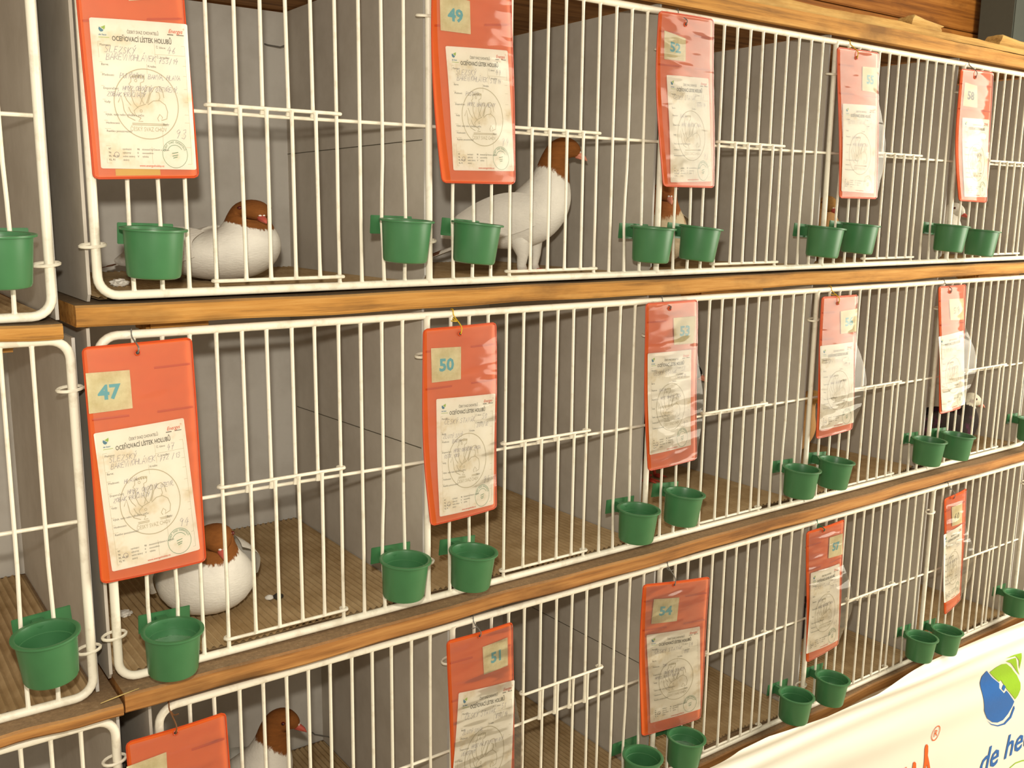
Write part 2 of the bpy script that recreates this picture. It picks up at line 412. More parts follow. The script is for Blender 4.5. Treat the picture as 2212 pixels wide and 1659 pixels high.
for r, d in LEFT.items():
    sheet('partition_sheet', d['x1'] + 0.006, d['floor'] + 0.001, d['ceil'] - 0.002, f'grey end sheet facing the outer side of the cage tagged {neigh[r]}', y0=0.012)
    o = mk('back_panel', MB().box((-0.92, DEP, d['floor'] + .001), (d['x1'] + 0.006, DEP + 0.006, d['ceil'] - .002)), 'backgrey', smooth=False)
    tag(o, f'pale grey back panel in the neighbouring stack beside cage {neigh[r]}', 'panel')

# wooden cleats under the shelves (seen below the top rails)
def cleat(x0, x1, z, mat, label, y0=0.03):
    tag(mk('wood_cleat', MB().box((x0, y0, z - 0.016), (x1, y0 + 0.05, z), 0.004), mat), label, 'wood block', 'cleats under the shelves')
cleat(0.055, 0.125, 1.3690, 'wood1', 'orange wood cleat under the shelf above tag 47')
cleat(0.93, 1.09, 1.3690, 'wood1', 'orange wood cleat under the shelf above cage 53')
cleat(1.78, 1.96, 1.3690, 'wood1', 'orange wood cleat under the shelf above cage 59')
cleat(-0.16, -0.075, 1.3600, 'wood1', 'orange wood cleat in the neighbouring stack beside tag 47')
cleat(0.93, 1.02, 0.9430, 'wood2', 'brown wood cleat under the shelf above cage 54')
cleat(-0.20, -0.10, 0.9440, 'wood2', 'brown wood cleat in the neighbouring stack beside tag 48')
cleat(0.07, 0.17, 0.9430, 'wood2', 'brown wood cleat under the shelf above tag 48')

# ---------------------------------------------------------------- wire fronts
RR, PR, BR, DR = 0.0049, 0.0044, 0.00215, 0.0021
def bar_path(x, z0, z1, bow=0.0, zbow=None, y=0.0, lean=0.0):
    n = 10; P = []
    for i in range(n + 1):
        t = i / n; z = z0 + (z1 - z0) * t
        b = 0.0
        if bow and zbow is not None: b = bow * math.exp(-((z - zbow) / 0.045) ** 2)
        P.append((x + b + lean * (t - .5), y, z))
    return P
def flared(n, r, top=True, bot=True, k=2.1):
    R = [r] * n
    if bot: R[0] = r * k; R[1] = r * 1.12
    if top: R[-1] = r * k; R[-2] = r * 1.12
    return R
def insert_flare(P, dz=0.006):
    """extra points close to both ends so that the weld blobs stay short"""
    a, b = Vector(P[0]), Vector(P[1]); t = (b - a).normalized(); c, d = Vector(P[-1]), Vector(P[-2]); u = (d - c).normalized()
    return [P[0], tuple(a + t * dz)] + P[1:-1] + [tuple(c + u * dz), P[-1]]
def wire_front(d, x0, ncomp, label, seed, first=True, round_left=True, skip_low=()):
    rnd = random.Random(seed)
    zb, zt, zx = d['zb'], d['zt'], d['zx']; x1 = x0 + ncomp * W
    root = empty('cage_front', ((x0 + x1) / 2, 0, zb - RR)); tag(root, label, 'wire front')
    c = 0.020; P = []
    for cx, cz, a0 in ((x1 - c, zt - c, 0), (x0 + c, zt - c, 90), (x0 + c, zb + c, 180), (x1 - c, zb + c, 270)):
        for i in range(7):
            a = math.radians(a0 + 15 * i); P.append((cx + c * math.cos(a), 0, cz + c * math.sin(a)))
    mk('frame', MB().tube(P, RR, 10, closed=True), 'wire', root)
    for k in range(1, ncomp):
        mk('post', MB().tube(insert_flare([(x0 + k * W, 0, zb), (x0 + k * W, 0, (zb + zt) / 2), (x0 + k * W, 0, zt)]), [PR * 1.5, PR, PR, PR, PR * 1.5], 10), 'wire', root)
    for k in range(ncomp + 1):     # wire rings that tie the front to the sheets
        for zr in (zb + 0.052, zt - 0.052):
            X = x0 + k * W; ring = []
            for i in range(16):
                a = 2 * math.pi * i / 16; ring.append((X - 0.002 + 0.0125 * math.cos(a), 0.0030 + 0.0078 * math.sin(a), zr + 0.0016 * math.sin(a + .6)))
            mk('hinge_ring', MB().tube(ring, 0.0018, 6, closed=True), 'wire', root)
    for k in range(ncomp):
        X = x0 + k * W
        mk('crossbar', MB().tube([(X + PR * .6, 0.0036, zx), (X + W / 2, 0.0040, zx + rnd.uniform(-.001, .001)), (X + W - PR * .6, 0.0036, zx)], BR, 8), 'wire', root)
        zc = zb + 0.085
        for i in range(12):
            x = X + FR[i] * W + rnd.uniform(-.0006, .0006)
            ln = rnd.uniform(-.0012, .0012)
            bow = {0: -0.0016, 1: 0.002, 10: -0.0026, 11: 0.0016}.get(i, rnd.uniform(-.0004, .0004)) * rnd.uniform(.6, 1.3)
            if 4 <= i <= 7:
                pth = insert_flare(bar_path(x, zx, zt, 0, None, 0.0, ln))
                mk('bar', MB().tube(pth, flared(len(pth), BR, k=1.7), 8), 'wire', root)
            else:
                pth = insert_flare(bar_path(x, zb, zt, bow, zc, 0.0, ln))
                mk('bar', MB().tube(pth, flared(len(pth), BR), 8), 'wire', root)
        # lifting door: four bars between two rods whose hooked ends ride on the neighbouring bars
        lift = d.get('lift', {}).get(k, 0.0)
        xa, xb = X + FR[3] * W, X + FR[8] * W
        zdt, zdb = zx + 0.0055 + lift, zb + 0.0105 + lift
        def rod2(z):
            h = 0.0047; P = []
            for g in (60, 100, 140, 180, 225, 260): P.append((xa + h * math.cos(math.radians(g)), h * math.sin(math.radians(g)), z))
            for g in (-80, -45, 0, 40, 80, 120): P.append((xb + h * math.cos(math.radians(g)), h * math.sin(math.radians(g)), z))
            return P
        dm = mk('door', MB().tube(rod2(zdt), DR, 8), 'wire', root)
        mk('bottom_rod', MB().tube(rod2(zdb), DR, 8), 'wire', dm)
        for i in range(4, 8):
            x = X + FR[i] * W + 0.0012 + rnd.uniform(-.0005, .0005)
            pth = insert_flare(bar_path(x, zdb, zdt, 0, None, -0.0062, rnd.uniform(-.001, .001)), 0.004)
            mk('door_bar', MB().tube(pth, flared(len(pth), BR, k=1.35), 8), 'wire', dm)
    return root
ROWS[1]['lift'] = {0: 0.001}; ROWS[2]['lift'] = {0: 0.006, 1: 0.003}; ROWS[3]['lift'] = {1: 0.046, 0: 0.0, 3: .003}
for r, d in ROWS.items():
    wire_front(d, d['x0'], 5, f'long white wire front on the {rowname[r]}', r)
for r, d in LEFT.items():
    wire_front(d, d['x1'] - 2 * W, 2, f'end of a white wire front in the neighbouring stack beside tag {neigh[r]}', 10 + r)

# ---------------------------------------------------------------- corrugated liners
def liner(x0, x1, z, label, seed, y0=0.012):
    rnd = random.Random(seed); per = 0.009; n = int((x1 - x0) / per * 6); ph = [rnd.random() * 6 for _ in range(6)]
    def front(x): return y0 + 0.007 + 0.006 * math.sin(x * 13 + ph[0]) + 0.0022 * math.sin(x * 41 + ph[1])
    def lift(x, t):
        e = math.exp(-((x - x0) / .05) ** 2) * .005 * (0.5 + .5 * math.sin(ph[2])) + math.exp(-((x1 - x) / .05) ** 2) * .004 * (0.5 + .5 * math.sin(ph[3]))
        return (1 - t) ** 3 * (e + .0015 + .0015 * math.sin(x * 17 + ph[4]))
    ys = [0, .06, .2, .5, 1]
    def top(u, v):
        x = x0 + (x1 - x0) * u; t = ys[int(round(v * 4))]; yf = front(x)
        return (x, yf + (DEP - .006 - yf) * t, z + 0.0030 + lift(x, t) + 0.0017 * math.sin(2 * math.pi * (x - x0) / per))
    def bot(u, v):
        x = x0 + (x1 - x0) * u; t = ys[int(round(v * 4))]; yf = front(x)
        return (x, yf + (DEP - .006 - yf) * t, z + 0.0010 + lift(x, t))
    o = mk('cardboard_liner', MB().grid(top, n, 4).grid(bot, max(8, n // 6), 4), 'card')
    tag(o, label, 'cardboard', 'corrugated floor liners')
for r, d in ROWS.items():
    for k in range(5):
        X = d['x0'] + k * W
        liner(X + 0.004, X + W - 0.001, d['floor'], f'brown corrugated cardboard liner on the floor of cage {TAGS[r][k]}', r * 10 + k)
for r, d in LEFT.items():
    if r < 3: liner(d['x1'] - 0.78, d['x1'] + 0.001, d['floor'], f'corrugated cardboard liner in the neighbouring stack beside cage {neigh[r]}', 50 + r, 0.008)

# ---------------------------------------------------------------- cups
CUP_R, CUP_H, CUP_B = 0.0335, 0.051, 0.0255
def cup(px, py, label, roll=0.06, level=0.0, pitch=0.05, tabside=-1, Yc=-0.040, sc=1.0):
    """px,py = centre of the rim in the photo; hangs from a plate clipped behind the bars"""
    c = un(px, py, Yc)
    root = empty('feeding_cup', tuple(c)); root.rotation_euler = (pitch, roll, 0); root.scale = (sc, sc, sc)
    tag(root, label, 'cup', 'green cups on the cage fronts')
    def part(name, mb, mat, par=root):
        me = bpy.data.meshes.new(name); me.from_pydata(mb.v, [], mb.f)
        me.polygons.foreach_set('use_smooth', [True] * len(me.polygons))
        me.set_sharp_from_angle(angle=math.radians(40)); me.materials.append(M[mat])
        o = bpy.data.objects.new(name, me); return link(o, par)
    R, H, Bt = CUP_R, CUP_H, CUP_B; t = 0.0016
    prof = [(0.0001, -H), (Bt * .9, -H), (Bt, -H + .0012), (Bt + .0012, -H + .004), (R - .0040, -.0060), (R - .0036, -.0030), (R - .0003, -.0026), (R, -.0016), (R - .0002, -.0004), (R - .0020, 0),
            (R - .0048, -.0005), (R - .0056, -.0030), (R - .0064, -.012), (R - .0072, -.0125), (Bt - t, -H + .005), (Bt - t - .002, -H + t), (0.0001, -H + t)]
    part('bowl', MB().lathe(prof, 40), 'green')
    # clip plate behind the bars, narrow bridge to the bowl between two bars
    yb = 0.0465
    pl = MB().box((-0.024, yb, -0.021), (0.034, yb + 0.0016, 0.0015), 0.0006)
    part('clip_plate', pl, 'green')
    part('bridge', MB().box((-0.0065, R - .006, -0.018), (0.0065, yb + .0005, -0.003), 0.001), 'green')
    if level:
        z = -H + t + (H - .004) * level; rr = Bt - t + (R - Bt - .005) * level
        part('water', MB().lathe([(0.0001, z), (rr - .001, z), (rr, z + .0005)], 40), 'water')
    return root
CUPS = [  # px, py, water level, roll, label
    (332, 492, .78, .03, 'green plastic cup brim full of water, hung under tag 46'),
    (879, 474, 0, .03, 'green plastic cup with a pale speck, hung in cage 46 next to cage 49'),
    (1032, 481, 0, .08, 'green plastic cup with a white chip, hung under tag 49'),
    (1412, 490, 0, .04, 'green plastic cup hung in cage 49 next to the post of cage 52'),
    (1515, 490, 0, .10, 'tilted green plastic cup with a drip at its base, hung under tag 52'),
    (1785, 490, 0, .08, 'green plastic cup hung in cage 52 next to the post of cage 55'),
    (1860, 484, 0, .08, 'tilted green plastic cup hung under tag 55'),
    (2057, 486, 0, .07, 'green plastic cup hung in cage 55 next to the post of cage 58'),
    (2124, 497, 0, .08, 'tilted green plastic cup hung under tag 58'),
    (373, 1359, .62, .02, 'green plastic cup holding dark water, hung below tag 47'),
    (876, 1207, .12, .04, 'scratched green plastic cup hung in cage 47 next to cage 50'),
    (1023, 1189, .60, .07, 'green plastic cup of water, hung below tag 50'),
    (1380, 1098, 0, .04, 'empty green plastic cup hung in cage 50 next to cage 53'),
    (1479, 1063, .60, .09, 'green plastic cup of water, hung below tag 53'),
    (1733, 1011, 0, .05, 'empty green plastic cup hung in cage 53 next to cage 56'),
    (1807, 993, .60, .10, 'tilted green plastic cup of water, hung below tag 56'),
    (2009, 949, 0, .05, 'empty green plastic cup hung in cage 56 next to cage 59'),
    (2071, 938, .5, .08, 'green plastic cup hung below tag 59 in front of the dark pigeon'),
    (2233, 905, 0, .05, 'green plastic cup hung at the far end of cage 59'),
    (1389, 1632, 0, .04, 'green plastic cup hung in cage 51 next to cage 54'),
    (1483, 1590, .55, .08, 'green plastic cup of water, hung below tag 54'),
    (1721, 1500, 0, .05, 'empty green plastic cup hung in cage 54 next to cage 57'),
    (1799, 1463, .55, .08, 'green plastic cup of water, hung below tag 57'),
    (1992, 1374, 0, .05, 'empty green plastic cup hung in cage 57 next to cage 60'),
    (2047, 1360, .5, .08, 'green plastic cup hung below tag 60'),
    (2200, 1282, 0, .05, 'green plastic cup hung at the far end of cage 60'),
    (-4, 504, 0, .0, 'green plastic cup in the neighbouring stack beside cage 46'),
    (98, 1368, .1, -.06, 'green plastic cup in the neighbouring stack beside cage 47'),
]
for px, py, lv, rl, lb in CUPS: cup(px, py, lb, rl, lv)
#@@PART2
# ================================================================ WRITING
_txt = {}
def text2d(s, size, bold=0.0, shear=0.0):
    key = (s, bold, shear)
    if key not in _txt:
        cu = bpy.data.curves.new('t', 'FONT'); cu.body = s; cu.size = 1.0; cu.resolution_u = 2; cu.shear = shear; cu.offset = bold; cu.fill_mode = 'FRONT'
        ob = bpy.data.objects.new('t', cu); COL.objects.link(ob)
        dg = bpy.context.evaluated_depsgraph_get(); ev = ob.evaluated_get(dg); me = ev.to_mesh()
        v = np.array([q.co[:2] for q in me.vertices]) if len(me.vertices) else np.zeros((0, 2)); f = [tuple(p.vertices) for p in me.polygons]
        ev.to_mesh_clear(); bpy.data.objects.remove(ob); bpy.data.curves.remove(cu); _txt[key] = (v, f)
    v, f = _txt[key]
    return v * size, f
class P2:
    """flat print in page millimetres: x right, y down"""
    def __init__(self): self.v, self.f = [], []
    def add(self, v, f):
        n = len(self.v); self.v += [tuple(p) for p in v]; self.f += [tuple(i + n for i in q) for q in f]
    def text(self, s, x, y, size, align='L', bold=0.0, shear=0.0, fitw=None, rot=0.0):
        v, f = text2d(s, size, bold, shear)
        if not len(v): return
        w = v[:, 0].max()
        if fitw: v = v * np.array([fitw / w, 1.0]); w = fitw
        ox = {'L': 0, 'C': -w / 2, 'R': -w}[align]
        c, sn = math.cos(rot), math.sin(rot)
        self.add([(x + (a + ox) * c + b * sn, y - b * c + (a + ox) * sn) for a, b in v], f)
    def line(self, pts, w, closed=False):
        pts = [np.array(p, float) for p in pts]; n = len(pts); L, Rr = [], []
        for i in range(n):
            a = pts[(i - 1) % n] if (closed or i) else pts[i]; b = pts[(i + 1) % n] if (closed or i < n - 1) else pts[i]
            t = b - a; t = t / (np.linalg.norm(t) + 1e-9); nn = np.array([-t[1], t[0]]) * w / 2
            L.append(pts[i] + nn); Rr.append(pts[i] - nn)
        m = n if closed else n - 1
        self.add(L + Rr, [(i, (i + 1) % n, n + (i + 1) % n, n + i) for i in range(m)])
    def poly(self, pts): self.add(pts, [tuple(range(len(pts)))])
    def circle(self, cx, cy, r, w, n=48, ry=None):
        self.line([(cx + r * math.cos(2 * math.pi * i / n), cy + (ry or r) * math.sin(2 * math.pi * i / n)) for i in range(n)], w, True)
# pen strokes for handwriting, on a 0.62 x 1 box
HW = {'A': [[(0, 0), (.3, 1), (.6, 0)], [(.12, .38), (.5, .38)]], 'B': [[(0, 0), (.05, 1), (.45, .9), (.4, .6), (.06, .5), (.5, .4), (.45, .06), (0, 0)]],
      'C': [[(.6, .85), (.3, 1), (.02, .5), (.25, 0), (.6, .15)]], 'D': [[(0, 0), (.04, 1), (.5, .8), (.5, .2), (0, 0)]],
      'E': [[(.55, 1), (.05, .95), (0, .03), (.55, 0)], [(.03, .5), (.42, .52)]], 'H': [[(0, 0), (.08, 1)], [(.5, 0), (.58, 1)], [(.04, .5), (.55, .52)]],
      'I': [[(.1, 0), (.2, 1)]], 'J': [[(.45, 1), (.4, .1), (.2, 0), (0, .2)]], 'K': [[(0, 0), (.06, 1)], [(.55, 1), (.05, .45), (.55, 0)]], 'L': [[(.05, 1), (0, 0), (.5, .04)]],
      'M': [[(0, 0), (.1, 1), (.33, .4), (.56, 1), (.66, 0)]], 'N': [[(0, 0), (.06, 1), (.5, 0), (.58, 1)]], 'O': [[(.3, 1), (.02, .6), (.2, 0), (.55, .35), (.5, .9), (.3, 1)]],
      'P': [[(0, 0), (.06, 1), (.5, .85), (.42, .5), (.05, .45)]], 'R': [[(0, 0), (.06, 1), (.5, .85), (.42, .52), (.06, .48), (.55, 0)]], 'S': [[(.55, .9), (.25, 1), (.08, .75), (.48, .35), (.35, 0), (0, .1)]],
      'T': [[(.3, 0), (.34, 1)], [(.02, 1), (.62, .96)]], 'U': [[(.03, 1), (.05, .15), (.3, 0), (.52, .2), (.56, 1)]], 'V': [[(0, 1), (.25, 0), (.56, 1)]], 'Y': [[(0, 1), (.27, .5)], [(.56, 1), (.15, 0)]],
      'Z': [[(.05, .97), (.58, 1), (0, .03), (.56, 0)]], '0': [[(.3, 1), (.05, .6), (.15, 0), (.48, .2), (.5, .8), (.3, 1)]], '1': [[(.1, .75), (.36, 1), (.28, 0)]], '2': [[(.05, .8), (.3, 1), (.5, .7), (0, 0), (.55, .03)]],
      '3': [[(.08, .92), (.4, 1), (.45, .7), (.2, .55), (.5, .35), (.35, 0), (0, .1)]], '4': [[(.35, 1), (.02, .4), (.58, .42)], [(.45, .75), (.32, -.1)]], '5': [[(.55, 1), (.15, .97), (.08, .55), (.45, .5), (.42, .05), (0, .05)]],
      '6': [[(.45, 1), (.08, .4), (.2, 0), (.48, .2), (.35, .48), (.06, .3)]], '7': [[(.02, .95), (.55, 1), (.2, -.08)], [(.16, .5), (.5, .52)]], '8': [[(.3, .52), (.05, .8), (.3, 1), (.5, .8), (.05, .2), (.25, 0), (.5, .2), (.3, .52)]],
      '9': [[(.5, .75), (.25, .5), (.06, .75), (.3, 1), (.5, .8), (.3, -.05)]], '/': [[(.05, -.15), (.4, 1.15)]], ',': [[(.12, .08), (.04, -.18)]], '-': [[(.05, .45), (.45, .47)]]}
ACC = {'Á': 'A', 'Í': 'I', 'Ý': 'Y', 'Č': 'C', 'Ř': 'R', 'Š': 'S', 'Ž': 'Z'}
def hand(p, s, x, y, h, rnd, w=0.34, slant=0.22, sp=0.78):
    for ch in s:
        if ch == ' ': x += h * .55; continue
        b = ACC.get(ch, ch); k = rnd.uniform(.9, 1.1); dy = rnd.uniform(-.06, .06) * h
        strokes = [list(q) for q in HW.get(b, [])]
        if ch in 'ÁÍÝ': strokes.append([(.3, 1.12), (.46, 1.34)])
        if ch in 'ČŘŠŽ': strokes.append([(.15, 1.34), (.3, 1.12), (.48, 1.34)])
        for st in strokes:
            p.line([(x + (a + slant * c) * h * k + rnd.uniform(-.02, .02) * h, y - c * h * k + dy + rnd.uniform(-.02, .02) * h) for a, c in st], w)
        x += h * sp * (.6 if b in 'I1,' else 1.0) * k
# ---- what is printed on every evaluation card (105 x 148 mm)
CW, CH = 105.0, 148.0
def fx(u): return u * CW
def fy(v): return v * CH
ink, lines_, markp, redp, bluep, limep, stampp = P2(), P2(), P2(), P2(), P2(), P2(), P2()
ink.text('ČESKÝ SVAZ CHOVATELŮ', fx(.52), fy(.090), 4.3, 'C', 0.006, fitw=34)
ink.text('OCEŇOVACÍ LÍSTEK HOLUBŮ', fx(.51), fy(.143), 6.6, 'C', 0.018, fitw=64)
for s, u, v in (('Plemeno:', .08, .180), ('Č. klece:', .645, .178), ('Č. kroužku:', .645, .243), ('Barva:', .08, .308), ('Kresba:', .545, .308), ('Přednosti:', .08, .377), ('Doporučení:', .08, .466),
                ('Vady:', .08, .556), ('Výluk. vady nebo výložka a péče:', .08, .641), ('Hodnocení:', .08, .697), ('Body:', .665, .697), ('Razítko posuzovatele:', .08, .752)):
    ink.text(s, fx(u), fy(v), 3.1)
for i, (a, b) in enumerate((('97', 'vynikající'), ('96', 'výborný'), ('95, 94, 93', 'velmi dobrý'), ('92, 91', 'dobrý'))):
    ink.text(a, fx(.085), fy(.872 + i * .0245), 2.7, 'L', .01); ink.text(b, fx(.225), fy(.872 + i * .0245), 2.7)
for i, (a, b) in enumerate((('90', 'dostatečný'), ('0', 'neoceněno'), ('V', 'výluka'))):
    ink.text(a, fx(.375), fy(.872 + i * .0245), 2.7, 'L', .01); ink.text(b, fx(.425), fy(.872 + i * .0245), 2.7)
ink.text('Datum a podpis:', fx(.545), fy(.872), 2.7)
for a, b, c, d in ((.065, .152, .955, .152), (.065, .286, .955, .286), (.065, .355, .955, .355), (.065, .444, .955, .444), (.065, .534, .955, .534), (.065, .620, .955, .620), (.065, .675, .955, .675), (.065, .730, .655, .730),
                   (.065, .846, .955, .846), (.065, .962, .955, .962), (.63, .218, .955, .218), (.065, .152, .065, .962), (.955, .152, .955, .962), (.63, .152, .63, .286), (.535, .286, .535, .355), (.655, .675, .655, .846), (.53, .846, .53, .962)):
    lines_.line([(fx(a), fy(b)), (fx(c), fy(d))], .28)
# round emblem behind the form: cockerel, pigeon and rabbit in a ring
ex, ey, er = fx(.51), fy(.557), 35.0
markp.circle(ex, ey, er, .9, 64)
for pl in ([(-.45, -.62), (-.44, -.76), (-.2, -.82), (-.02, -.8), (-.06, -.64), (-.16, -.6), (-.17, -.4), (-.2, -.2), (-.1, .0)], [(-.45, -.62), (-.52, -.55), (-.46, -.48), (-.47, -.2), (-.4, .0), (-.28, .12)],
           [(-.88, -.02), (-.78, -.22), (-.74, .02), (-.72, .2), (-.62, .38), (-.4, .48)], [(-.7, -.3), (-.62, -.1), (-.5, .05)], [(-.22, .02), (-.04, -.38), (.04, -.5), (.13, -.5), (.1, -.3), (-.02, -.02)],
           [(.02, -.02), (.14, -.32), (.28, -.5), (.42, -.52), (.52, -.4), (.55, -.2)], [(.3, -.36), (.4, -.34), (.42, -.2), (.36, -.1)], [(.02, .02), (.2, -.1), (.4, -.12), (.58, 0), (.64, .2), (.6, .4), (.42, .46), (.46, .36), (.38, .28), (.3, .4), (.34, .48)],
           [(-.04, .0), (-.28, .08), (-.42, .2), (-.38, .34), (-.22, .4)], [(-.58, .1), (-.52, .24), (-.4, .34)], [(-.22, .4), (-.3, .5), (-.16, .5)], [(-.5, .56), (.58, .56)], [(-.5, .6), (.58, .6)]):
    markp.line([(ex + a * er, ey + b * er) for a, b in pl], .8)
for a, b in ((-.3, -.66), (-.2, .2)): markp.circle(ex + a * er, ey + b * er, 1.3, .6, 10)
for k in range(5): markp.line([(ex + (-.40 + k * .08) * er, ey - .80 * er), (ex + (-.36 + k * .08) * er, ey - .74 * er)], 1.8)
markp.text('ČESKÝ SVAZ CHOV', ex, ey + .78 * er, 6.2, 'C', 0.0, fitw=40)
# marks in the two top corners
bluep.poly([(9.2, 8.2), (8.4, 10.2), (9.2, 12.2), (10.8, 13.2), (12.6, 12.7), (13.6, 11.4), (11.4, 9.8), (10.2, 9.0)])
limep.poly([(10.6, 8.6), (12.6, 7.9), (15.4, 6.6), (15.2, 9.2), (14.2, 11.0), (12.2, 9.6)])
bluep.text('de heus', fx(.115), fy(.112), 2.6, 'C', .02, .2)
limep.line([(fx(.075), fy(.124)), (fx(.18), fy(.124))], .5)
redp.line([(fx(.90), fy(.034)), (fx(.885), fy(.022))], .01)
redp.text('Energys', fx(.865), fy(.068), 5.4, 'C', .012, .35, fitw=16.5); redp.circle(fx(.955), fy(.038), .7, .25, 10)
ink.line([(fx(.775), fy(.080)), (fx(.84), fy(.080))], .9); ink.line([(fx(.875), fy(.080)), (fx(.955), fy(.080))], .7)
redp.text('www.energyshobby.cz', fx(.52), fy(.984), 3.0, 'C', .02)
# round stamp
sx, sy, sr = fx(.775), fy(.893), 14.2
stampp.circle(sx, sy, sr, .45)
st = 'ČESKÝ SVAZ CHOVATELŮ'
for i, ch in enumerate(st):
    a = math.radians(195 + i * 150 / len(st)); stampp.text(ch, sx + (sr - 2.9) * math.cos(a), sy + (sr - 2.9) * math.sin(a), 2.7, 'C', .01, rot=a + math.pi / 2)
stampp.line([(sx + (sr - 5) * math.cos(math.radians(g)), sy + (sr - 5) * math.sin(math.radians(g))) for g in range(200, 331, 13)], .5)
for k, L in ((-1.2, 7), (1.6, 6.5), (3.6, 5)): stampp.line([(sx - L / 2, sy + k + .6), (sx + L / 2, sy + k - .6)], .7)

def lerp(a, b, t): return a + (b - a) * t
class Quad:
    """four photo corners TL,TR,BR,BL on a plane in front of the bars -> smooth patch with its own bend"""
    def __init__(self, px, Y, bend=None):
        self.c = [un(a, b, Y) for a, b in px]; self.Y = Y; self.bend = bend
    def at(self, u, v, dy=0.0):
        t = lerp(self.c[0], self.c[1], u); b = lerp(self.c[3], self.c[2], u); p = lerp(t, b, v)
        y = self.Y + (self.bend(p[0], p[2]) if self.bend else 0) + dy
        return (p[0], y, p[2])
def rounded(nu, nv, ru, rv):
    """(u,v) rows of a rounded rectangle"""
    rows = []
    vs = sorted(set([0, rv * .3, rv * .65, rv] + [rv + (1 - 2 * rv) * i / nv for i in range(nv + 1)] + [1 - rv * .65, 1 - rv * .3, 1]))
    for v in vs:
        e = 0
        if v < rv: e = ru * (1 - math.sqrt(max(0, 1 - ((rv - v) / rv) ** 2)))
        if v > 1 - rv: e = ru * (1 - math.sqrt(max(0, 1 - ((v - 1 + rv) / rv) ** 2)))
        rows.append([(e + (1 - 2 * e) * i / nu, v) for i in range(nu + 1)])
    return rows
def slab(q, nu, nv, ru, rv, d0, d1):
    rows = rounded(nu, nv, ru, rv); mb = MB(); vs = []
    for d in (d0, d1):
        for r in rows: vs += [q.at(u, v, d) for u, v in r]
    m, k = len(rows), nu + 1; fs = []
    for j in range(m - 1):
        for i in range(nu):
            a = j * k + i; fs.append((a, a + k, a + k + 1, a + 1)); b = a + m * k; fs.append((b, b + 1, b + k + 1, b + k))
    ring = [i for i in range(k)] + [j * k + nu for j in range(1, m)] + [(m - 1) * k + i for i in range(nu - 1, -1, -1)] + [j * k for j in range(m - 2, 0, -1)]
    for a, b in zip(ring, ring[1:] + ring[:1]): fs.append((a, b, b + m * k, a + m * k))
    mb.add(vs, fs); outline = [vs[i] for i in ring]
    return mb, outline
def printed(name, p, q, mat, parent, dy, W_=CW, H_=CH, crop=None):
    if not p.v: return
    mk(name, MB().add([q.at(x / W_, y / H_, dy) for x, y in p.v], p.f), mat, parent, smooth=False)

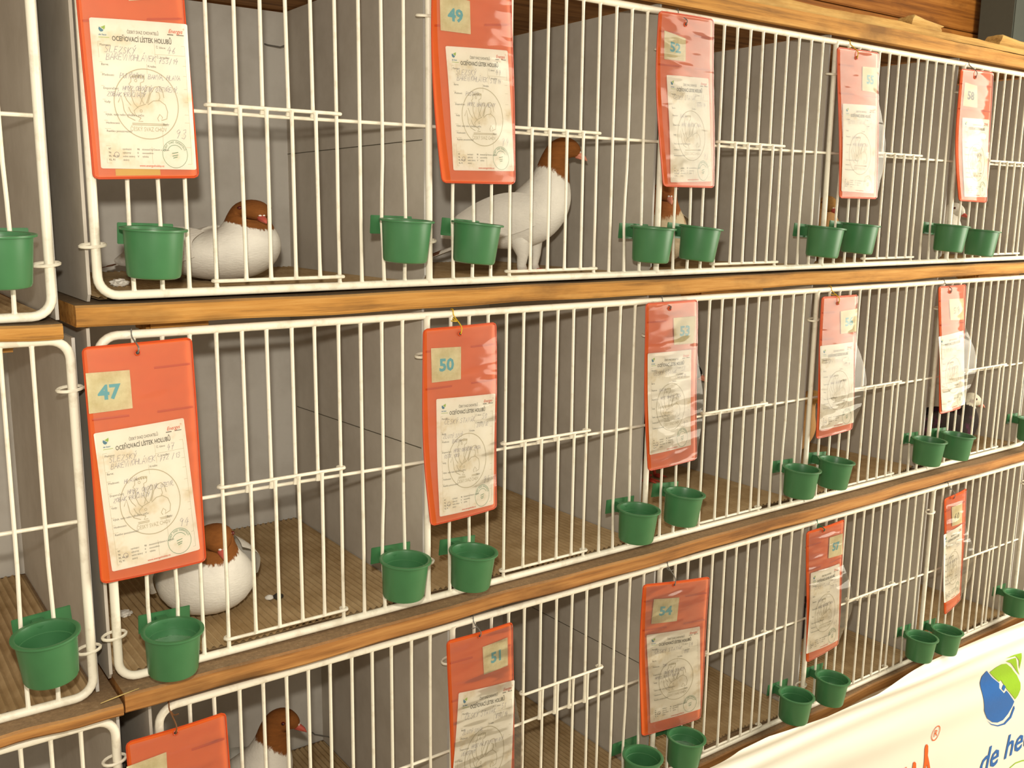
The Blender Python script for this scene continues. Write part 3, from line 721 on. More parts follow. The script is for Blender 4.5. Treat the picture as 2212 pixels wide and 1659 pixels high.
TAGPX = {  # number: sleeve corners, card corners, ticket corners, hole, wire, film bulge px, style
 46: dict(s=[(157, -105), (387, -110), (427, 383), (201, 386)], c=[(191, 38), (403, 53), (421, 367), (216, 364)], t=[(272, -72), (340, -70), (343, -2), (276, 3)], look='its lower edge patched with yellow tape'),
 47: dict(s=[(178, 752), (413, 730), (443, 1210), (218, 1259)], c=[(200, 935), (394, 901), (430, 1185), (240, 1232)], t=[(184, 806), (278, 798), (284, 880), (191, 893)], h=(297, 762), wire='steel'),
 48: dict(s=[(272, 1604), (486, 1538), (520, 2010), (316, 2095)], c=None, t=[(272, 1655), (357, 1621), (361, 1700), (280, 1735)], h=(379, 1583), wire='rust'),
 49: dict(s=[(938, -92), (1102, -98), (1111, 397), (956, 394)], c=[(959, 100), (1093, 110), (1107, 370), (976, 368)], t=[(949, -12), (1012, 3), (1013, 75), (950, 66)], bow=-14),
 50: dict(s=[(915, 712), (1071, 697), (1070, 1096), (930, 1134)], c=[(939, 861), (1067, 849), (1063, 1088), (945, 1114)], t=[(929, 752), (992, 748), (991, 818), (930, 826)], h=(994, 721), wire='yellow_wire', bow=-9),
 51: dict(s=[(966, 1386), (1107, 1344), (1108, 1760), (978, 1812)], c=[(988, 1495), (1109, 1467), (1098, 1722), (968, 1766)], t=[(1040, 1396), (1095, 1376), (1095, 1436), (1042, 1455)], h=(1036, 1374), wire='steel', bul=14),
 52: dict(s=[(1424, 24), (1540, 43), (1541, 405), (1433, 402)], c=[(1438, 162), (1528, 170), (1534, 392), (1445, 394)], t=[(1434, 66), (1478, 84), (1478, 133), (1434, 128)], h=(1481, 53), wire='steel', bow=-10),
 53: dict(s=[(1395, 656), (1505, 648), (1500, 990), (1396, 1015)], c=[(1396, 763), (1489, 754), (1487, 960), (1397, 981)], t=[(1450, 686), (1500, 682), (1495, 741), (1451, 744)], h=(1447, 667), wire='steel', bul=9, bow=-4),
 54: dict(s=[(1389, 1263), (1532, 1246), (1511, 1550), (1385, 1588)], c=[(1395, 1371), (1510, 1352), (1509, 1529), (1401, 1560)], t=[(1410, 1293), (1464, 1289), (1459, 1340), (1405, 1347)], h=(1456, 1264), wire='steel', bow=-5),
 55: dict(s=[(1810, 102), (1897, 115), (1891, 429), (1809, 427)], c=[(1817, 224), (1888, 229), (1882, 418), (1812, 413)], t=[(1860, 144), (1895, 147), (1891, 201), (1858, 196)], h=(1850, 125), wire='yellow_wire', bul=8),
 56: dict(s=[(1775, 642), (1851, 637), (1838, 926), (1760, 947)], c=[(1770, 747), (1841, 738), (1839, 912), (1765, 929)], t=[(1812, 672), (1850, 666), (1848, 716), (1813, 721)], h=(1810, 655), wire='yellow_wire', bul=14),
 57: dict(s=[(1743, 1150), (1823, 1122), (1808, 1391), (1739, 1429)], c=[(1749, 1237), (1811, 1216), (1806, 1381), (1738, 1411)], t=[(1789, 1160), (1819, 1152), (1818, 1197), (1786, 1205)], h=(1779, 1147), wire='green_string', bul=14),
 58: dict(s=[(2076, 149), (2143, 157), (2129, 437), (2069, 433)], c=[(2076, 254), (2134, 259), (2129, 426), (2077, 425)], t=[(2082, 178), (2106, 186), (2106, 233), (2077, 229)], h=(2107, 167), wire='steel', bow=-8),
 59: dict(s=[(2029, 620), (2086, 615), (2072, 881), (2025, 893)], c=[(2024, 727), (2077, 713), (2080, 873), (2029, 888)], t=[(2048, 646), (2079, 644), (2079, 690), (2049, 691)], h=(2053, 631), wire='steel', bul=14),
 60: dict(s=[(2041, 1079), (2087, 1055), (2073, 1294), (2036, 1326)], c=[(2036, 1155), (2074, 1130), (2070, 1279), (2035, 1301)], t=[(2054, 1095), (2076, 1085), (2074, 1128), (2053, 1136)], h=(2060, 1076), wire='steel', bul=12)}
PEN = {46: ('SLEZSKÝ', 'BAREVNOHLÁVEK', '753/14', '', 'PUNČOŠKY, BARVA, HLAVA', 'HMYZ OBOČNÍK OTEVŘENÝ,', 'ZOBÁK PŘÍČNATÝ', '93'),
       47: ('SLEZSKÝ', 'BAREVNOHLÁVEK', '772 /13', '', 'HLAVA', 'HMYZ, OBOČNÍK OTEVŘ,', 'ZOBÁK PŘÍČNATÝ', '94'),
       49: ('SLEZSKÝ', 'BAREVNOHLÁVEK', '511/14', '', 'POSTAVA', 'HMYZ, BARVA HLAVY', '', '94'),
       50: ('ČESKÝ STAVÁK', '', '309/12', 'ŽLUTÝ SIVÝ', 'BARVA', 'HMYZ OBOČNÍK, PRSA', 'OSTRÉ OKO', '94'),
       51: ('ČESKÝ STAVÁK', '', '898/14', 'ŽLUTÝ SIVÁK', '', 'HMYZ MÁLO ROVNOMĚRNÝ', 'NEHOTOVÝ', ''),
       54: ('ČESKÝ STAVÁK', '', '190', '', 'TYP', 'OBOČNÍK ČERVENÝ', 'HMYZ, DOLNÍ BARVA', '')}
for n in (52, 53, 55, 56, 57, 58, 59, 60): PEN[n] = ('ČESKÝ STAVÁK', '', f'{300 + n * 7}/14', '', 'BARVA', 'HMYZ OBOČNÍK, PRSA', '', '93')
ROWOF = {n: r for r, t in TAGS.items() for n in t}
WIRETXT = {'steel': 'a thin steel wire', 'yellow_wire': 'yellow wire', 'rust': 'rusty wire', 'green_string': 'green string', None: 'wire'}
for n, T in TAGPX.items():
    rnd = random.Random(n); d = ROWS[ROWOF[n]]
    cs = [un(a, b, -0.0125) for a, b in T['s']]
    zt_, zb_ = (cs[0][2] + cs[1][2]) / 2, (cs[2][2] + cs[3][2]) / 2; xl, xr = (cs[0][0] + cs[3][0]) / 2, (cs[1][0] + cs[2][0]) / 2
    ph = rnd.random() * 6; tilt = rnd.uniform(.001, .004)
    def bend(x, z, zt_=zt_, zb_=zb_, xl=xl, xr=xr, ph=ph, tilt=tilt):
        t = min(1.1, max(-.1, (zt_ - z) / (zt_ - zb_))); s = min(1.1, max(-.1, (x - xl) / (xr - xl)))
        return -0.0022 * math.sin(math.pi * s) - tilt * t + 0.0009 * math.sin(t * 7 + ph)
    Q = Quad(T['s'], -0.0125, bend)
    if T.get('bow'):     # the vinyl bellies out to one side half way down
        k = (Q.c[1][0] - Q.c[0][0]) / (T['s'][1][0] - T['s'][0][0]) * T['bow']
        base = Q.at
        def at(u, v, dy=0.0, base=base, k=k):
            p = base(u, v, dy); f = (1 - u) ** 2 * math.sin(math.pi * min(1, v * .95)) ; return (p[0] + k * f, p[1], p[2])
        Q.at = at
    root = empty('tag_sleeve', tuple(Q.at(.5, 1)))
    wt = T.get('wire')
    look = f"orange vinyl tag sleeve numbered {n}, hung from {WIRETXT[wt]}" if wt else f"orange vinyl tag sleeve numbered {n}" + (", its lower edge patched with yellow tape" if n == 46 else ", its clear film peeling off one side")
    tag(root, look, 'tag sleeve', 'orange tag sleeves')
    mb, outl = slab(Q, 12, 22, .045, .022, 0.0, 0.0009)
    mk('backing', mb, 'orange', root)
    mk('welded_rim', MB().tube([(a, b - .0003, c) for a, b, c in outl[::1]], 0.0010, 6, closed=True), 'orange_seam', root)
    # film: from beside the card to the far rim, with a loose belly on some sleeves
    cpx = T['c'] or [(T['s'][0][0] + 16, 0), (0, 0), (0, 0), (T['s'][3][0] + 16, 0)]
    fb = max(.03, min(.3, (cpx[3][0] - 6 - T['s'][3][0]) / (T['s'][2][0] - T['s'][3][0]))); ft = .025
    bul = T.get('bul', 0) * (Q.c[1][0] - Q.c[0][0]) / (T['s'][1][0] - T['s'][0][0])
    def fm(u, v, Q=Q, fb=fb, ft=ft, bul=bul):
        ul = ft + (fb - ft) * v; uu = ul + (.985 - ul) * u; p = Q.at(uu, .008 + .984 * v, -0.0034)
        k = max(0, math.sin(math.pi * min(1, max(0, (v - .32) / .66)))) ** 1.3
        rip = 0.0004 * math.sin(v * 60 + u * 5 + ph) * u ** 3
        return (p[0] + bul * k * u ** 3, p[1] - 0.6 * bul * k * u ** 2 - 0.0008 * math.sin(math.pi * u) * abs(math.sin(v * 5)) + rip, p[2])
    fmb = MB().grid(fm, 14, 40); fmb.f = [q[::-1] for q in fmb.f]
    mk('film', fmb, 'film', root)
    for a, b in ((.03, .36), (.62, .97)):
        for v in (.105, .292):
            sm = MB()
            sm.grid(lambda u, w, a=a, b=b, v=v: Q.at(a + (b - a) * u, v + .009 * w, -0.0011 + .0006 * abs(w - .5)), 6, 2)
            mk('weld_seam', sm, 'orange_seam', root)
    hz = Q.at(.5, .05)
    if 'h' in T:
        hp = un(T['h'][0], T['h'][1], hz[1] - .004)
        ring = [(hp[0] + .0026 * math.cos(a), hp[1] - .0002, hp[2] + .0026 * math.sin(a)) for a in np.linspace(0, 2 * math.pi, 14, endpoint=False)]
        mk('eyelet', MB().tube(ring, .0008, 6, closed=True), 'orange_seam', root)
        mk('hole', MB().add([(a, b + .0001, c) for a, b, c in ring], [tuple(range(len(ring)))]), 'black_ink', root, smooth=False)
        zr = d['zt']; x = hp[0]; y = hp[1]; wr = .0008
        loop = [(x, y - .0008, hp[2]), (x + .0005, y - .0016, hp[2] + .0015), (x + .001, y - .001, hp[2] + .5 * (zr - hp[2]) - .002), (x - .0015, -RR - .0012, zr - .002), (x - .001, -.003, zr + RR + .0008), (x, .003, zr + RR + .0008), (x + .001, RR + .001, zr), (x + .0015, .001, zr - RR - .0012), (x + .003, -.006, zr - RR - .0045), (x + .0075 * rnd.choice((-1, 1)), -.009, zr - RR - .003)]
        m = MB(); L = [Vector(p) for p in loop]; pts = []
        for i in range(len(L) - 1):
            p0, p1, p2, p3 = L[max(0, i - 1)], L[i], L[i + 1], L[min(len(L) - 1, i + 2)]
            for t in (0, .33, .66): pts.append(0.5 * ((2 * p1) + (-p0 + p2) * t + (2 * p0 - 5 * p1 + 4 * p2 - p3) * t * t + (-p0 + 3 * p1 - 3 * p2 + p3) * t ** 3))
        tag(mk('wire_tie', m.tube(pts + [L[-1]], wr, 6), wt), {'steel': 'thin steel wire', 'yellow_wire': 'yellow wire', 'rust': 'rusty wire', 'green_string': 'knotted green string'}[wt] + f' tying tag {n} to the rail', 'wire tie', 'wire ties of the tags')
    if n == 46:
        mk('tape_patch', MB().grid(lambda u, v: Q.at(.2 + .42 * u, .958 + .03 * v, -.0006), 6, 2), 'glue', root)
    # ---- number ticket
    tq = Quad(T['t'], -0.0125, bend)
    tm, _ = slab(tq, 6, 6, .01, .01, -0.0016, -0.0012)
    tk = mk('number_ticket', tm, 'ticket'); tag(tk, f'cream paper ticket bearing the number {n} in the orange sleeve', 'ticket', 'number tickets')
    p = P2()
    if n in (59, 60): hand(p, str(n), 11, 34, 15, rnd, 1.6, .1, .9)
    else: p.text(str(n), 25, 34, 25, 'C', .035)
    printed('number', p, tq, 'black_ink' if n in (58, 59, 60) else 'digit', tk, -0.0019, 50, 50)
    # ---- evaluation card
    if T['c']:
        cq = Quad(T['c'], -0.0125, bend)
        curl = rnd.uniform(.0005, .0015)
        cb = cq.at
        def cat_(u, v, dy=0.0, cb=cb, ph=ph):
            x, y, z = cb(u, v, dy); return (x, y - 0.0007 * math.sin(u * 3 + v * 5 + ph) * v - .0006, z)
        cq.at = cat_
        cm, _ = slab(cq, 10, 16, .02, .012, -0.0013, -0.0011)
        ck = mk('evaluation_card', cm, 'paper')
        first = PEN[n][0]
        tag(ck, f"white printed evaluation card {'in the sleeve' if n not in (46,) else 'with brown stains in the sleeve'} numbered {n}", 'card', 'evaluation cards')
        D = -0.0016
        printed('printed_text', ink, cq, 'ink', ck, D); printed('ruled_lines', lines_, cq, 'ink_light', ck, D + .0001)
        printed('emblem', markp, cq, 'mark', ck, D + .00005); printed('red_print', redp, cq, 'red_ink', ck, D)
        printed('blue_print', bluep, cq, 'blue_ink', ck, D); printed('lime_print', limep, cq, 'lime_ink', ck, D)
        printed('round_stamp', stampp, cq, 'stamp', ck, D - .00005)
        h = P2(); q = PEN[n]
        hand(h, q[0], fx(.12), fy(.222), 6.0, rnd); hand(h, q[1], fx(.13), fy(.270), 6.0, rnd, sp=.66); hand(h, str(n), fx(.76), fy(.207), 6.5, rnd); hand(h, q[2], fx(.66), fy(.276), 5.4, rnd)
        hand(h, q[3], fx(.10), fy(.342), 4.6, rnd); hand(h, q[4], fx(.25), fy(.388), 4.8, rnd, sp=.66); hand(h, q[5], fx(.27), fy(.470), 4.6, rnd, sp=.64); hand(h, q[6], fx(.11), fy(.512), 4.6, rnd, sp=.66); hand(h, q[7], fx(.79), fy(.785), 9.0, rnd)
        h.circle(fx(.165), fy(.905), 2.6, .35, 16)
        printed('handwriting', h, cq, 'pen', ck, D - .0001)

# ================================================================ PIGEONS
def catmull(C, per=5):
    C = np.array(C, float); out = []; n = len(C)
    for i in range(n - 1):
        p0, p1, p2, p3 = C[max(0, i - 1)], C[i], C[i + 1], C[min(n - 1, i + 2)]
        for k in range(per):
            t = k / per; out.append((.5 * (2 * p1 + (p2 - p0) * t + (2 * p0 - 5 * p1 + 4 * p2 - p3) * t * t + (3 * p1 - p0 - 3 * p2 + p3) * t ** 3), (i + t) / (n - 1)))
    out.append((C[-1], 1.0)); return out
STAND = [(-.108, .056, .004, .003), (-.088, .062, .020, .015), (-.055, .072, .038, .032), (-.015, .087, .049, .047), (.022, .108, .051, .053), (.043, .140, .043, .046), (.052, .172, .031, .034), (.057, .198, .0245, .027), (.069, .217, .0225, .0240), (.087, .216, .0165, .0175), (.098, .209, .0075, .0085), (.101, .207, .001, .001)]
SIT = [(-.112, .044, .004, .003), (-.088, .046, .024, .016), (-.052, .050, .050, .036), (-.006, .055, .064, .053), (.034, .062, .064, .060), (.056, .088, .050, .046), (.060, .112, .034, .034), (.062, .128, .0280, .0290), (.072, .143, .0245, .0245), (.090, .138, .0170, .0175), (.101, .130, .0075, .0090), (.104, .128, .001, .001)]
def pigeon(label, mat, pose, head_px, Yh, heading, floor, legs=False, beak='beak', turn=0.0, boots=True, dark_eye=True, root_at=None, sc=None, fat=(1, 1), wingmat=None, splitmat=None):
    C = STAND if pose == 'stand' else SIT
    hl = np.array([C[8][0], C[8][1]]); a = math.radians(heading); fl = floor + 0.0056
    if root_at is None:
        Hd = un(head_px[0], head_px[1], Yh); s = (Hd[2] - fl) / hl[1]
        loc = (Hd[0] - math.cos(a) * hl[0] * s * fat[0], Hd[1] - math.sin(a) * hl[0] * s * fat[0], fl)
    else: loc = (root_at[0], root_at[1], fl); s = sc
    root = empty('pigeon', loc); root.rotation_euler = (0, 0, a); root.scale = (s * fat[0], s * fat[1], s); tag(root, label, 'pigeon', 'caged pigeons')
    def part(name, mb, m, par=root, along=None):
        me = bpy.data.meshes.new(name); me.from_pydata(mb.v, [], mb.f); me.polygons.foreach_set('use_smooth', [True] * len(me.polygons))
        me.materials.append(M[m])
        if along is not None:
            at = me.attributes.new('along', 'FLOAT', 'POINT'); at.data.foreach_set('value', np.array(along, 'f'))
        return link(bpy.data.objects.new(name, me), par)
    # one continuous skin from rump to bill
    R = catmull(C, 6); n = 26; vs, al = [], []; hx, hz = C[7][0], C[7][1]; tr = math.radians(turn)
    for i, (p, t) in enumerate(R):
        q0 = R[max(0, i - 1)][0]; q1 = R[min(len(R) - 1, i + 1)][0]; tx, tz = q1[0] - q0[0], q1[1] - q0[1]; L = math.hypot(tx, tz) or 1; nx, nz = -tz / L, tx / L
        for j in range(n):
            g = 2 * math.pi * j / n; cy, cn = math.sin(g), math.cos(g)
            fl_ = 1.0 + (0.10 if cn < -.2 and t < .5 else 0)
            x = p[0] + nx * cn * p[3] * fl_; y = cy * p[2] * (1 - .12 * max(0, cn) * (t < .45)); z = p[1] + nz * cn * p[3] * fl_
            amp = .0011 * min(1, p[2] / .03)
            amp *= math.sin(x * 160 + y * 90) * math.sin(z * 150 - y * 120)
            x += nx * cn * amp; z += nz * cn * amp; y += cy * amp
            if turn and t > .6:       # the head turns on the neck
                k = min(1, (t - .6) / .1) * tr; dx = x - hx; x, y = hx + dx * math.cos(k) - y * math.sin(k), dx * math.sin(k) + y * math.cos(k)
            z = max(z, .0005)
            vs.append((x, y, z)); al.append(t + (.10 * max(0, -cn) * (t > .38) * -1 if False else 0) + (.055 * max(0, -cn) if t > .4 else 0))
    m = len(R); fs = [(i * n + j, i * n + (j + 1) % n, (i + 1) * n + (j + 1) % n, (i + 1) * n + j) for i in range(m - 1) for j in range(n)]
    fs += [tuple(range(n - 1, -1, -1)), tuple((m - 1) * n + j for j in range(n))]
    A = np.array(vs).reshape(m, n, 3)
    for _ in range(5):      # relax the folds where the neck bends
        Bq = A.copy(); Bq[1:-1] = .5 * A[1:-1] + .25 * (A[:-2] + A[2:]); Bq = .6 * Bq + .2 * (np.roll(Bq, 1, 1) + np.roll(Bq, -1, 1)); A = Bq
    A[:, :, 2] = np.maximum(A[:, :, 2], .0005)
    part('body', MB().add([tuple(q) for q in A.reshape(-1, 3)], fs), mat, along=al)
    wm = wingmat or mat
    # folded wings
    for sd in (-1, 1):
        w = []; nu, nv = 18, 10; zc = C[3][1] + .010
        for i in range(nu + 1):
            t = i / nu; x = .030 - .175 * t; wid = .036 * math.sin(math.pi * (.12 + .83 * t) ** .8) ** .8 + .002
            lat = (C[3][2] + .004) * (1 - .62 * t ** 1.8) * (.82 + .18 * math.sin(math.pi * min(1, t + .25)))
            for j in range(nv + 1):
                e = j / nv * 2 - 1; w.append((x, sd * (lat * (1 - .30 * max(0, e) ** 2) + .004 * (1 - e * e)), zc + e * wid - .030 * t * t + .012 * (1 - t)))
        wf = [(i * (nv + 1) + j, i * (nv + 1) + j + 1, (i + 1) * (nv + 1) + j + 1, (i + 1) * (nv + 1) + j) for i in range(nu) for j in range(nv)]
        part('wing', MB().add(w, wf), wm, along=[.3] * len(w))
    # tail feathers fanned a little
    zt = C[0][1]
    tl = part('tail', MB().grid(lambda u, v: (-.090 - .075 * v, (u - .5) * (.034 + .018 * v), zt + .002 - (.030 if pose == 'stand' else .022) * v - .006 * (2 * u - 1) ** 2 + .0012 * math.sin(u * 38)), 24, 6), wm, along=[.3] * 175)
    part('tail_band', MB().grid(lambda u, v: (-.148 - .020 * v, (u - .5) * (.048 + .005 * v), zt + .0028 - (.030 if pose == 'stand' else .022) * (.77 + .27 * v) - .006 * (2 * u - 1) ** 2 + .0012 * math.sin(u * 38)), 24, 2), wm, tl, along=[.001] * 75)
    # face
    ca, sa = math.cos(tr), math.sin(tr)
    def fp(x, y, z): dx = x - hx; return (hx + dx * ca - y * sa, dx * sa + y * ca, z)
    bx, bz = C[10][0] - .004, C[10][1]
    part('beak', MB().tube([fp(bx, 0, bz), fp(bx + .008, 0, bz - .003), fp(bx + .015, 0, bz - .007), fp(bx + .020, 0, bz - .0125)], [.0056, .0050, .0034, .0007], 10), beak)
    part('lower_beak', MB().tube([fp(bx, 0, bz - .004), fp(bx + .009, 0, bz - .0072), fp(bx + .0165, 0, bz - .0115)], [.0042, .0032, .0006], 8), beak)
    for sd in (-1, 1):
        part('cere', MB().tube([fp(bx + .001, sd * .0026, bz + .0042), fp(bx + .0035, sd * .0027, bz + .0042), fp(bx + .007, sd * .002, bz + .0022), fp(bx + .009, sd * .0012, bz)], [.0012, .0030, .0024, .0008], 8), 'cere')
        ec = fp(C[8][0] + .010, sd * (C[8][2] * .77), C[8][1] + .0035); o = fp(C[8][0] + .010, sd * (C[8][2] * .77 + .0022), C[8][1] + .0035)
        mbq = MB(); mbq.lathe([(.0001, -.0036), (.0026, -.0026), (.0037, 0), (.0026, .0026), (.0001, .0036)], 12, ec)
        ey_ = part('eye', mbq, 'eye')
        part('pupil', MB().lathe([(.0001, -.0017), (.0014, -.001), (.0018, 0), (.0014, .001), (.0001, .0017)], 8, o), 'pupil', ey_)
    if legs:
        for sd, xo in ((-1, .002), (1, .020)):
            yy = sd * .017
            lg = part('leg', MB().tube([(xo - .004, yy, .066), (xo - .002, yy, .050), (xo + .002, yy, .030), (xo, yy, .014), (xo + .002, yy, .004)], [.022, .0175 if boots else .010, .0105 if boots else .0045, .0085 if boots else .0032, .0095 if boots else .0034], 14), mat if boots else 'foot', along=[.3] * 70)
            for an, ln in ((0, .026), (38, .021), (-38, .021), (180, .013)):
                q = math.radians(an); part('toe', MB().tube([(xo + .004 * math.cos(q), yy + .004 * math.sin(q), .0042), (xo + ln * .6 * math.cos(q), yy + ln * .6 * math.sin(q), .0036), (xo + ln * math.cos(q), yy + ln * math.sin(q), .001)], [.0032, .0026, .0008], 8), 'foot', lg)
    print('pigeon scale %.3f loc %.3f %.3f' % (s, loc[0], loc[1]), label[:40])
    return root
F1, F2, F3 = ROWS[1]['floor'], ROWS[2]['floor'], ROWS[3]['floor']
pigeon('white pigeon with a brown head dozing on the floor behind the cup of tag 46', 'silesian', 'sit', (550, 453), .125, -58, F1, beak='redbeak', fat=(1.5, 1.65), turn=-28)
pigeon('white pigeon with a brown head standing upright beside tag 49', 'silesian', 'stand', (1214, 322), .10, -44, F1, legs=True)
pigeon('white pigeon with a brown head crouching half behind tag 47', 'silesian', 'sit', (464, 1158), .085, -92, F2, beak='redbeak', fat=(1.05, 1.25))
pigeon('white pigeon with a brown head standing in profile beside tag 48', 'silesian', 'stand', (606, 1555), .22, -40, F3, legs=True, beak='redbeak')
pigeon('tan and white pigeon squeezed against the partition behind tag 52', 'pied_pigeon', 'sit', (1437, 412), .13, -118, F1)
pigeon('tan pigeon mostly hidden behind the post at tag 55', 'tan_pigeon', 'sit', (1787, 440), .13, -112, F1, beak='redbeak')
pigeon('white pigeon mostly hidden behind the post at tag 58', 'white_pigeon', 'sit', (2060, 452), .12, -80, F1, beak='redbeak')
pigeon('tan pigeon with a purple-ringed eye peeping past tag 56', 'tan_pigeon', 'stand', (1752, 858), .12, -70, F2)
_q = unz(1432, 1046, F2)
pigeon('dark pigeon with red feet standing behind tag 53', 'black_pigeon', 'stand', None, 0, -36, F2, legs=True, boots=False, root_at=(_q[0] - .02, _q[1] + .03), sc=1.0)
pigeon('dark pigeon with a white cap behind the cup of tag 59', 'dark_pigeon', 'sit', (2096, 862), .065, -40, F2)
pigeon('dark pigeon mostly hidden behind tag 57', 'black_pigeon', 'stand', (1741, 1300), .14, -100, F3, legs=True, boots=False)

# ================================================================ BANNER
def bY(x, z):
    t = max(0.0, min(1.0, (0.58 - z) / 0.12)); e = math.exp(-((0.555 - z) / .045) ** 2)
    return -0.050 - 0.010 * t + e * (0.006 * math.sin((z * 1.0 + x * .05) * 150) + .003 * math.sin(x * 11)) + 0.004 * math.sin((z + x * .10) * 62) * math.exp(-((.47 - z) / .09) ** 2) + .0015 * math.sin(x * 6 + z * 9)
def bTop(x):
    X = [-.3, .5, .909, .99, 1.066, 1.238, 1.401, 1.598, 1.762, 1.99, 2.6]; Z = [.56, .562, .5637, .5735, .5725, .556, .552, .5625, .563, .563, .562]
    return float(np.interp(x, X, Z))
bx0, bx1 = 0.35, 2.75
ban = mk('banner', MB().grid(lambda u, v: (lambda x, z: (x, bY(x, z), z))(bx0 + (bx1 - bx0) * u, lerp(bTop(bx0 + (bx1 - bx0) * u), .06, v ** 1.5)), 200, 90), 'vinyl')
tag(ban, 'white vinyl banner with a blue and green drop logo hung below the cages', 'banner')
def bprint(name, p, mat):
    bm = bmesh.new(); V = [bm.verts.new((x, 0, z)) for x, z in p.v]
    for f in p.f:
        try: bm.faces.new([V[i] for i in f])
        except ValueError: pass
    bmesh.ops.triangulate(bm, faces=bm.faces[:])
    for _ in range(4):
        E_ = [e for e in bm.edges if e.calc_length() > .012]
        if not E_: break
        bmesh.ops.subdivide_edges(bm, edges=E_, cuts=1)
        bmesh.ops.triangulate(bm, faces=bm.faces[:])
    bm.verts.index_update()
    mk(name, MB().add([(q.co.x, bY(q.co.x, q.co.z) - .0012, q.co.z) for q in bm.verts], [[q.index for q in f.verts] for f in bm.faces]), mat, ban, smooth=False); bm.free()
def zpx(pts): return [tuple(un(1930 + a / 5.947, 1380 + b / 5.947, -0.058)[[0, 2]]) for a, b in pts]
def sub(pts, k=3):
    o = []
    for a, b in zip(pts, pts[1:] + pts[:1]): o += [tuple(lerp(np.array(a), np.array(b), i / k)) for i in range(k)]
    return o
g = P2(); g.poly(zpx([(1188, 405), (1140, 480), (1122, 570), (1135, 680), (1142, 800), (1155, 920), (1200, 1020), (1265, 1068), (1330, 1072), (1400, 1040), (1465, 960), (1515, 870), (1540, 800), (1432, 655), (1402, 695), (1345, 625), (1360, 570), (1270, 495)]))
bprint('logo_drop', g, 'banner_blue')
g = P2(); g.poly(zpx([(1405, 585), (1430, 605), (1400, 665), (1378, 635)])); bprint('logo_gem', g, 'banner_blue')
g = P2(); g.poly(zpx([(1188, 1035), (1250, 1090), (1330, 1106), (1410, 1080), (1490, 990), (1542, 850), (1550, 890), (1505, 1010), (1425, 1095), (1335, 1121), (1250, 1101)])); bprint('logo_crescent', g, 'banner_blue')
g = P2(); g.poly(zpx([(1232, 428), (1300, 362), (1370, 318), (1430, 310), (1510, 370), (1585, 465), (1613, 560), (1608, 640), (1580, 720), (1550, 770), (1440, 640), (1458, 590), (1385, 530), (1362, 552), (1290, 485)])); bprint('logo_leaf', g, 'banner_lime')
g = P2(); g.poly(zpx([(1420, 278), (1490, 248), (1542, 232), (1590, 370), (1622, 470), (1560, 380), (1490, 305)])); bprint('logo_leaf', g, 'banner_lime')
g = P2(); g.poly(zpx([(1420, 245), (1530, 195), (1615, 170), (1616, 300), (1624, 400), (1590, 270), (1565, 205)])); bprint('logo_leaf', g, 'banner_lime')
g = P2(); g.poly(zpx([(360, 1700), (378, 1570), (392, 1480), (394, 1410), (410, 1357), (428, 1350), (440, 1372), (436, 1440), (428, 1490), (445, 1590), (462, 1700), (425, 1700), (412, 1600), (398, 1645), (392, 1700)])); bprint('script_letter', g, 'banner_orange')
g = P2(); g.poly(zpx([(215, 1700), (228, 1640), (236, 1582), (256, 1568), (273, 1588), (270, 1700)])); bprint('script_letter', g, 'banner_orange')
g = P2(); g.poly(zpx([(100, 1700), (118, 1655), (150, 1634), (146, 1700)])); bprint('script_letter', g, 'banner_orange')
def hz(px, py): return un(px, py, -0.058)
rc = hz(2019.5, 1583); g = P2(); n_ = 40
top_, bot_ = hz(2020, 1568)[2], hz(2019, 1598)[2]; lft, rgt = hz(2011.8, 1585)[0], hz(2027.8, 1581)[0]
g.line([((lft + rgt) / 2 + (rgt - lft) / 2 * math.cos(2 * math.pi * i / n_), (top_ + bot_) / 2 + (top_ - bot_) / 2 * math.sin(2 * math.pi * i / n_)) for i in range(n_)], .0022, True); bprint('registered_ring', g, 'banner_orange')
v, f = text2d('R', (top_ - bot_) * .72); g = P2(); g.add([(a + (lft + rgt) / 2 - v[:, 0].max() / 2, b + (top_ + bot_) / 2 - v[:, 1].max() / 2) for a, b in v], f); bprint('registered_letter', g, 'banner_orange')
b0 = hz(2111, 1669); b1 = hz(2165, 1641); hh = hz(2169, 1590)[2] - hz(2165, 1641)[2]; zb0 = hz(2165, 1641)[2]
v, f = text2d('de heus', hh / .74, .012, .18); dw = text2d('de ', hh / .74, .012, .18)[0][:, 0].max()
vh = text2d('de h', hh / .74, .012, .18)[0]; k = (hz(2186, 1630)[0] - b0[0]) / vh[:, 0].max()
g = P2(); g.add([(b0[0] + a * k, zb0 + b) for a, b in v], f); bprint('lettering', g, 'banner_blue')
g = P2(); g.line(zpx([(1440, 1720), (1490, 1650), (1560, 1592), (1650, 1560), (1760, 1550)]), .003); bprint('swoosh', g, 'banner_lime')

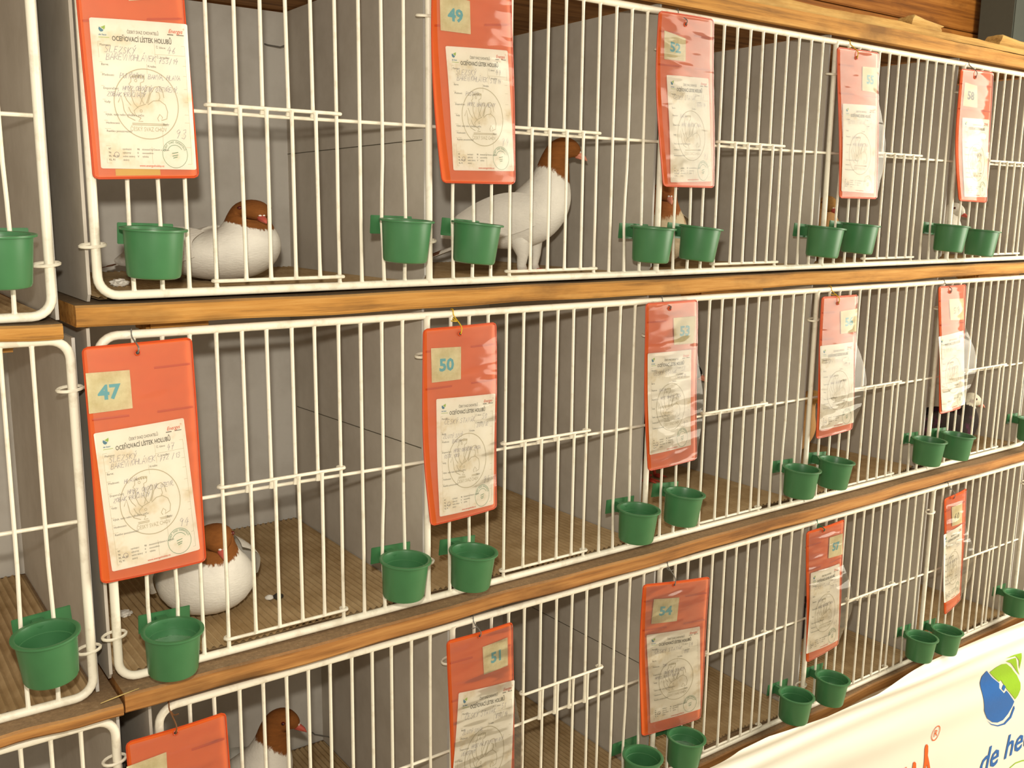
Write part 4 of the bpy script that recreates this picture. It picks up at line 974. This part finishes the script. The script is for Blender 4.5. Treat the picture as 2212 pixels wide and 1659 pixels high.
# ================================================================ SMALL LITTER
def puff(px, py, z, r, label):
    c = unz(px, py, z); rnd = random.Random(int(px)); bm = bmesh.new(); bmesh.ops.create_icosphere(bm, subdivisions=3, radius=r)
    for q in bm.verts: q.co *= 1 + rnd.uniform(-.25, .25); q.co.z *= .45; q.co += Vector(c) + Vector((0, 0, r * .4))
    bm.verts.index_update(); o = mk('down_feather', MB().add([q.co for q in bm.verts], [[q.index for q in p.verts] for p in bm.faces]), 'white_feather'); bm.free(); tag(o, label, 'feather')
puff(258, 618, F1 + .004, .010, 'tuft of white down on the liner below the cup of tag 46')
puff(270, 1330, F2 + .005, .008, 'small tuft of white down on the liner beside the cup of tag 47')
def pellet(px, py, z, r, mat, label):
    c = unz(px, py, z); o = mk('dropping', MB().lathe([(.0001, 0), (r, r * .2), (r * 1.05, r * .5), (r * .5, r * .9), (.0001, r)], 10, tuple(c)), mat); tag(o, label, 'dropping')
pellet(582, 1294, F2 + .005, .006, 'white_feather', 'pale bird dropping on the liner of cage 47')
pellet(601, 1292, F2 + .005, .007, 'black_ink', 'dark bird dropping beside the pale one on the liner of cage 47')
c = un(258, 1488, -.032)
tag(mk('straw', MB().tube([(c[0] - .02, c[1], .9672), (c[0], c[1] + .002, .9690), (c[0] + .022, c[1] + .008, .9685)], [.0004, .0007, .0003], 6), 'straw'), 'dry straw lying on the shelf end below the cup of tag 47', 'straw')

# fold lines across three partition sheets and two wire hooks in the back corners
def at_x(px, py, X):
    d_ = ray(px, py); return CAM + d_ * ((X - CAM[0]) / d_[0])
sheets = [o for o in bpy.data.objects if o.name.startswith('partition_sheet')]
for key, X, a, b in (('forty-seven and fifty', .398, (642, 878), (910, 968)), ('forty-six and forty-nine', .402, (612, 334), (912, 302)), ('fifty-one and fifty-four', .8375, (1150, 1312), (1380, 1432))):
    par = [o for o in sheets if key in o['label']][0]
    p0, p1 = at_x(*a, X - .0017), at_x(*b, X - .0017)
    mk('fold_line', MB().tube([tuple(p0), tuple((p0 + p1) / 2), tuple(p1)], .0006, 6), 'ink', par)
for px, py, z_, lab in ((590, 102, 1, 'wire hook in the back corner of cage 46'), (690, 1584, 3, 'wire hook in the back corner of cage 48')):
    h0 = un(px, py, DEP - .004)
    tag(mk('wire_hook', MB().tube([(h0[0] - .012, DEP, h0[2] + .004), (h0[0] - .010, DEP - .006, h0[2] + .002), (h0[0] + .006, DEP - .018, h0[2] - .001), (h0[0] + .010, DEP - .030, h0[2] + .001)], .0013, 6), 'steel'), lab, 'hook')
